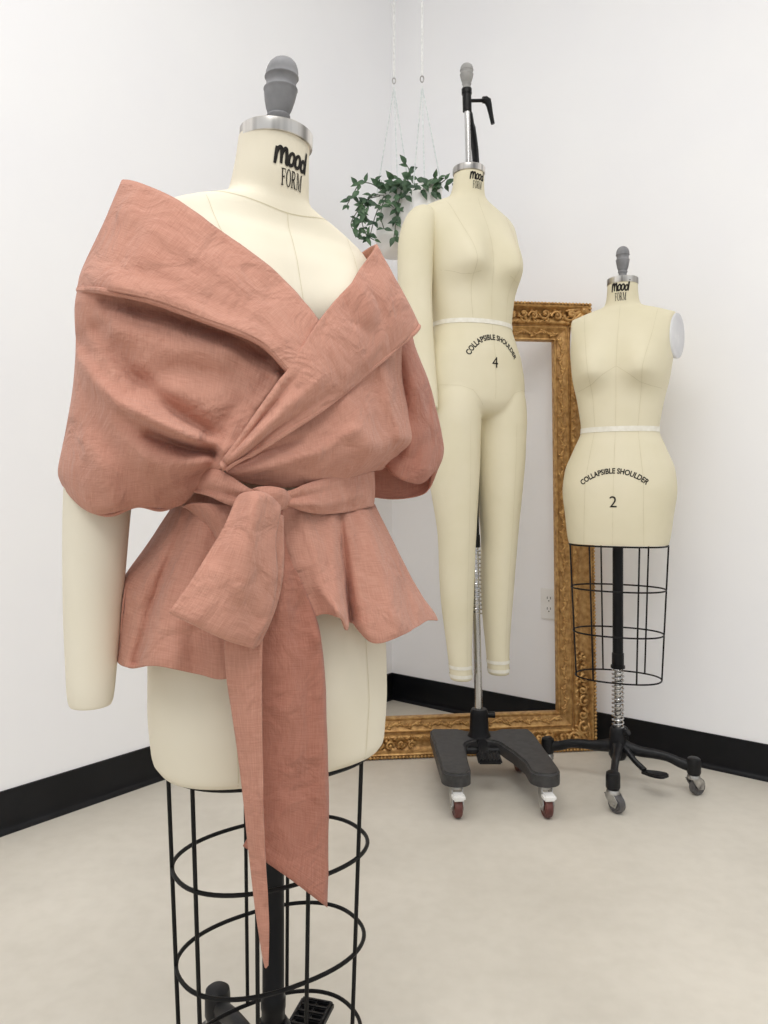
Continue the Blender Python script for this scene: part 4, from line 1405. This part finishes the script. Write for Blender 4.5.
mb = MB()
for i in range(4):
    j = (i + 1) % 4
    rows = []
    for k in range(41):
        t = k / 40
        rows.append([tuple(Vector(frame_pt(i, w, h)).lerp(Vector(frame_pt(j, w, h)), t)) for (w, h) in prof])
    mb.grid(rows)
    # back
    mb.add([frame_pt(i, 0, -.03), frame_pt(j, 0, -.03), frame_pt(j, .1314, -.03), frame_pt(i, .1314, -.03)], [(0, 1, 2, 3)])
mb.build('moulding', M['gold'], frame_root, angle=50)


def side_frame(i):
    a = Vector(frame_pt(i, 0, 0)); b_ = Vector(frame_pt((i + 1) % 4, 0, 0))
    d = (b_ - a).normalized(); L = (b_ - a).length
    inw = Vector({0: (0, 0, 1), 1: (-1, 0, 0), 2: (0, 0, -1), 3: (1, 0, 0)}[i])
    return a, d, inw, L


OUT = Vector((0, -1, 0))
# beading
mb = MB()
for i in range(4):
    a, d, inw, L = side_frame(i)
    n = int(L / .0125)
    for k in range(n):
        p = a + d * (L * (k + .5) / n) + inw * .004 + OUT * .023
        r = .0056
        vs = [p + OUT * r * 1.1, p + d * r, p + inw * r, p - d * r, p - inw * r, p + (d + inw) * r * .6 + OUT * r * .6, p + (d - inw) * r * .6 + OUT * r * .6, p - (d + inw) * r * .6 + OUT * r * .6, p - (d - inw) * r * .6 + OUT * r * .6]
        mb.add(vs, [(0, 5, 2, 8), (0, 8, 3, 7), (0, 7, 4, 6), (0, 6, 1, 5)])
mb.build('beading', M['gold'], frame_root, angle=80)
# running leaf vine on the inner band
mb = MB()
for i in range(4):
    a, d, inw, L = side_frame(i)
    n = int((L - .24) / .034)
    step = (L - .24) / n
    vine = []
    for k in range(n * 8 + 1):
        t = k / 8
        vine.append(a + d * (.12 + t * step) + inw * (.106 + .008 * math.sin(PI * t)) + OUT * (.0015 - .0))
    mb.tube(vine, .0038, 6)
    for k in range(n):
        s = 1 if k % 2 else -1
        c = a + d * (.12 + (k + .5) * step) + inw * (.106 + s * -.006) + OUT * .001
        for ang, ln in ((0.5, .011), (-.6, .010), (1.7, .008), (2.6, .009)):
            dirv = d * math.cos(ang) + inw * math.sin(ang) * s
            rot = Matrix((dirv, OUT, dirv.cross(OUT))).transposed().to_4x4()
            mb.ball(c + dirv * ln * .7, (ln * .85, .0062, .0048), 4, rot)
mb.build('leaf_band', M['gold'], frame_root, angle=80)


def scroll(mb, c, d, w_, r0, turns, hand, rad):
    pts = []; rs = []
    n = int(turns * 12)
    for k in range(n + 1):
        t = k / n
        a = turns * 2 * PI * t * hand
        r = r0 * (1 - .85 * t)
        pts.append(c + d * (r * math.cos(a)) + w_ * (r * math.sin(a)) + OUT * (.004 + .010 * t))
        rs.append(rad * (1 - .25 * t))
    mb.tube(pts, rs, 7)
    mb.ball(pts[-1], rad * 1.3, 5)


# carved scrollwork: heavy near the corners, sparse acanthus in the cove
mb = MB()
for i in range(4):
    a, d, inw, L = side_frame(i)
    for end in (0, 1):
        for q, (s0, wv, r0, hand) in enumerate(((.075, .042, .024, 1), (.125, .048, .020, -1), (.170, .040, .020, 1), (.212, .048, .018, -1), (.25, .040, .016, 1), (.29, .047, .014, -1), (.325, .042, .012, 1))):
            s = s0 if end == 0 else L - s0
            dd = d if end == 0 else -d
            c = a + d * s + inw * wv + OUT * .008
            scroll(mb, c, dd, inw, r0, 1.15, hand, .0070 - .0005 * q)
            for ang in (0.4, 1.3, 2.2):
                dv = dd * math.cos(ang) + inw * math.sin(ang) * hand
                rot = Matrix((dv, OUT, dv.cross(OUT))).transposed().to_4x4()
                mb.ball(c + dv * r0 * 1.05, (r0 * .55, .008, .0075), 4, rot)
    # leafy roll beside the groove all along
    n = int((L - .3) / .022)
    for k in range(n):
        s = .15 + (L - .3) * (k + .5) / n
        dv = d * .8 + inw * .6 * (1 if k % 2 else -1)
        dv.normalize()
        rot = Matrix((dv, OUT, dv.cross(OUT))).transposed().to_4x4()
        mb.ball(a + d * s + inw * .066 + OUT * .011, (.012, .0055, .0055), 4, rot)
    # corner shell
    cdir = (d + inw).normalized()
    for q in range(-2, 3):
        dv = (Matrix.Rotation(q * .33, 4, OUT) @ cdir)
        rot = Matrix((dv, OUT, dv.cross(OUT))).transposed().to_4x4()
        mb.ball(a + (d + inw) * .018 + dv * .042 + OUT * .014, (.040, .008, .008), 5, rot)
    mb.ball(a + (d + inw) * .026 + OUT * .018, .014, 6)
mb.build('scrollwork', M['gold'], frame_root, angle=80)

# ================================================================== OUTLET on the right wall
t_out = None
best = None
for k in range(2000):
    t = k * .001
    p = CORNER + RD * t
    px = 384 + FPX * p.x / p.y
    if best is None or abs(px - 550) < best[0]: best = (abs(px - 550), p.copy())
op = best[1]
oz = CAM_H + (HOR - 604) / FPX * op.y
outlet = empty('wall_outlet', (op.x, op.y, oz), math.atan2(RD.y, RD.x), 'white double power outlet on the right wall, seen through the frame', 'outlet')
mb = MB(); mb.box((0, -.0035, 0), (.074, .007, .118), None, .003); mb.build('cover_plate', M['white'], outlet, angle=30)
for s in (-1, 1):
    mb = MB(); mb.prism([(.017 * sgnp(math.cos(a), .7), .014 * sgnp(math.sin(a), .7)) for a in [2 * PI * j / 24 for j in range(24)]], 0, .004)
    mb.v = [(x, -.007 - z * .5, y + s * .020) for x, y, z in mb.v]
    rc = mb.build('socket', M['white'], outlet, angle=30)
    sl = MB()
    for dx in (-.0065, .0065): sl.box((dx, -.0092, s * .020 + .004), (.0026, .001, .009))
    sl.lathe([(.0001, -.0005), (.0026, -.0005), (.0026, .0005), (.0001, .0005)], 10, (0, -.0092, s * .020 - .007), 'y')
    sl.build('slots', M['slot'], rc, smooth=False)


# ================================================================== HANGING PLANTERS
def leaf_mesh(mb, p, d, up, L):
    d = d.normalized(); s = d.cross(up)
    if s.length < 1e-4: s = d.orthogonal()
    s.normalize(); n = s.cross(d).normalized()
    prof = [(0, .0), (.15, .16), (.35, .27), (.6, .22), (.82, .10), (1.0, .0)]
    vs = []; fs = []
    for k, (t, w) in enumerate(prof):
        bend = -0.18 * t * t
        c = p + d * (L * t) + n * (L * bend)
        vs += [c + s * (w * L) + n * (w * L * .35), c, c - s * (w * L) + n * (w * L * .35)]
        if k:
            o = 3 * k
            fs += [(o - 3, o - 2, o + 1, o), (o - 2, o - 1, o + 2, o + 1)]
    mb.add(vs, fs)


def planter(cx_px, Y, top_py, bot_py, r, hook_py, label, strands, vines, clumps, seed, hook_px):
    rnd = random.Random(seed)
    c = at(cx_px, 0, Y)
    zt = CAM_H + (HOR - top_py) / FPX * Y; zb = CAM_H + (HOR - bot_py) / FPX * Y
    root = empty('hanging_planter', (c.x, Y, zb), 0, label, 'planter', 'hanging planters in the corner')
    H = zt - zb
    loc = lambda p: p - Vector((c.x, Y, zb))
    mb = MB()
    mb.lathe([(.001, .0), (r * .55, .0), (r * .8, H * .05), (r * .97, H * .16), (r * 1.03, H * .28), (r * 1.0, H * .285), (r * .98, H * .5), (r * .97, H * .97), (r * .94, H), (r * .88, H * .97), (r * .86, H * .8), (.001, H * .8)], 36)
    mb.build('pot', M['ceramic'], root, angle=35)
    hk = at(hook_px, hook_py, Y)
    # ceiling cord + ring
    mb = MB()
    mb.tube([loc(Vector((hk.x, Y, CEIL - .002))), loc(hk)], .0042, 8)
    mb.lathe([(.001, 0), (.02, 0), (.018, -.012), (.001, -.014)], 16, tuple(loc(Vector((hk.x, Y, CEIL)))))
    cord = mb.build('cord', M['cord'], root)
    mb = MB()
    mb.tube([loc(hk) + Vector((.006 * math.sin(a), 0, -.011 + .011 * math.cos(a))) for a in [2 * PI * j / 20 for j in range(20)]], .0022, 6, closed=True)
    mb.build('hook_ring', M['zinc'], cord)
    mb = MB()
    kn = loc(hk) + Vector((0, 0, -.036))
    for (ang) in strands:
        rim = Vector((r * math.cos(ang), r * math.sin(ang), H * .97))
        n = 60
        for ph in (0, PI):
            pts = []
            for k in range(n + 1):
                t = k / n
                p = kn.lerp(rim, t)
                a = t * 60 + ph
                pts.append(p + Vector((math.cos(a), math.sin(a), 0)) * .0016)
            mb.tube(pts, .0014, 5)
    mb.build('hanger_strand', M['twine'], root)
    lf = MB(); sv = MB()
    for vn in vines:
        pts3 = [loc(at(x, y, Y + dy)) for (x, y, dy) in vn]
        cc = [Vector(p) for p in cr1(pts3, 6)]
        sv.tube(cc, .0018, 5)
        for k in range(3, len(cc), 3):
            t = (cc[k] - cc[k - 1]).normalized()
            for s in (-1, 1):
                if rnd.random() < .3: continue
                out = Vector((rnd.uniform(-.8, .8) + s * .7, rnd.uniform(-1.0, .1), rnd.uniform(-.6, .6)))
                leaf_mesh(lf, cc[k], t * .7 + out, Vector((rnd.uniform(-.4, .4), -1, rnd.uniform(0, .6))), rnd.uniform(.026, .042))
    for (x, y, dy, n, sp) in clumps:
        for k in range(n):
            p = loc(at(x + rnd.gauss(0, sp), y + rnd.gauss(0, sp * .75), Y + dy + rnd.uniform(-.03, .03)))
            dv = Vector((rnd.uniform(-1, 1), rnd.uniform(-.8, .2), rnd.uniform(-1, .7)))
            leaf_mesh(lf, p, dv, Vector((rnd.uniform(-.6, .6), -1, rnd.uniform(-.1, .7))), rnd.uniform(.026, .045))
    lf.build('leaves', M['leaf'], root, fix=False, angle=0)
    if sv.v: sv.build('vine_stems', M['stem'], root)
    return root


Yp = 2.9
planter(394, Yp, 194, 257, .070, 78, 'white hanging pot with trailing green vines, left of the full body form', (2.9, 4.9, 0.4),
        [[(386, 194, -.06), (372, 184, -.10), (360, 184, -.10), (352, 196, -.09), (347, 205, -.08)],
         [(384, 195, -.06), (372, 196, -.10), (365, 206, -.10), (362, 220, -.09), (366, 234, -.08), (374, 240, -.07)],
         [(380, 196, -.05), (366, 200, -.10), (357, 212, -.11), (351, 224, -.10), (356, 234, -.09)],
         [(388, 195, -.07), (382, 206, -.10), (381, 218, -.10), (384, 229, -.10)],
         [(400, 196, -.07), (397, 210, -.09), (396, 222, -.09), (394, 237, -.09)],
         [(402, 194, -.05), (408, 180, -.04), (409, 170, -.03), (406, 164, -.03)],
         [(384, 196, -.07), (376, 214, -.10), (372, 228, -.10), (369, 240, -.10)]],
        [(384, 187, -.07, 12, 5), (392, 184, -.08, 12, 5), (402, 186, -.08, 14, 5), (412, 186, -.06, 14, 5), (419, 192, -.05, 9, 4), (400, 196, -.08, 9, 4),
         (358, 220, -.10, 12, 5), (366, 204, -.10, 9, 4), (369, 237, -.09, 7, 4), (359, 184, -.10, 2, 4), (398, 206, -.09, 6, 3)], 3, 394)
planter(427, 2.68, 188, 246, .055, 76, 'second white hanging pot with short green foliage, mostly behind the form\'s shoulder', (2.7, 4.5, 0.1),
        [[(436, 189, -.04), (440, 184, -.05), (445, 180, -.05)], [(424, 190, -.04), (430, 184, -.06), (434, 178, -.05)]],
        [(430, 186, -.06, 9, 4), (440, 184, -.05, 7, 4), (420, 188, -.05, 9, 4), (437, 191, -.05, 5, 3)], 9, 422)

# ================================================================== LIGHT
w = bpy.data.worlds.new('world'); scene.world = w
w.use_nodes = True
bg = w.node_tree.nodes['Background']
bg.inputs['Color'].default_value = (0.95, 0.97, 1.0, 1)
bg.inputs['Strength'].default_value = 0.70


def area(name, loc, target, size, power, color=(1, 1, 1), size_y=None):
    l = bpy.data.lights.new(name, 'AREA'); l.energy = power; l.size = size; l.color = color
    if size_y: l.shape = 'RECTANGLE'; l.size_y = size_y
    o = bpy.data.objects.new(name, l); COL.objects.link(o)
    o.location = loc
    d = Vector(target) - Vector(loc)
    o.rotation_euler = d.to_track_quat('-Z', 'Y').to_euler()
    return o


area('ceiling_panel_light', (-0.5, 0.5, 3.42), (-0.5, 0.5, 0), 1.2, 23, (1, .993, .98))
area('ceiling_panel_light', (0.9, 0.3, 3.42), (0.9, 0.3, 0), 1.2, 23, (1, .993, .98))
area('ceiling_panel_light', (-0.3, -1.7, 3.42), (-0.3, -1.7, 0), 1.6, 45, (1, .993, .98))

scene.cycles.diffuse_bounces = 9
scene.view_settings.view_transform = 'Standard'
scene.view_settings.look = 'None'
scene.view_settings.exposure = 0.0
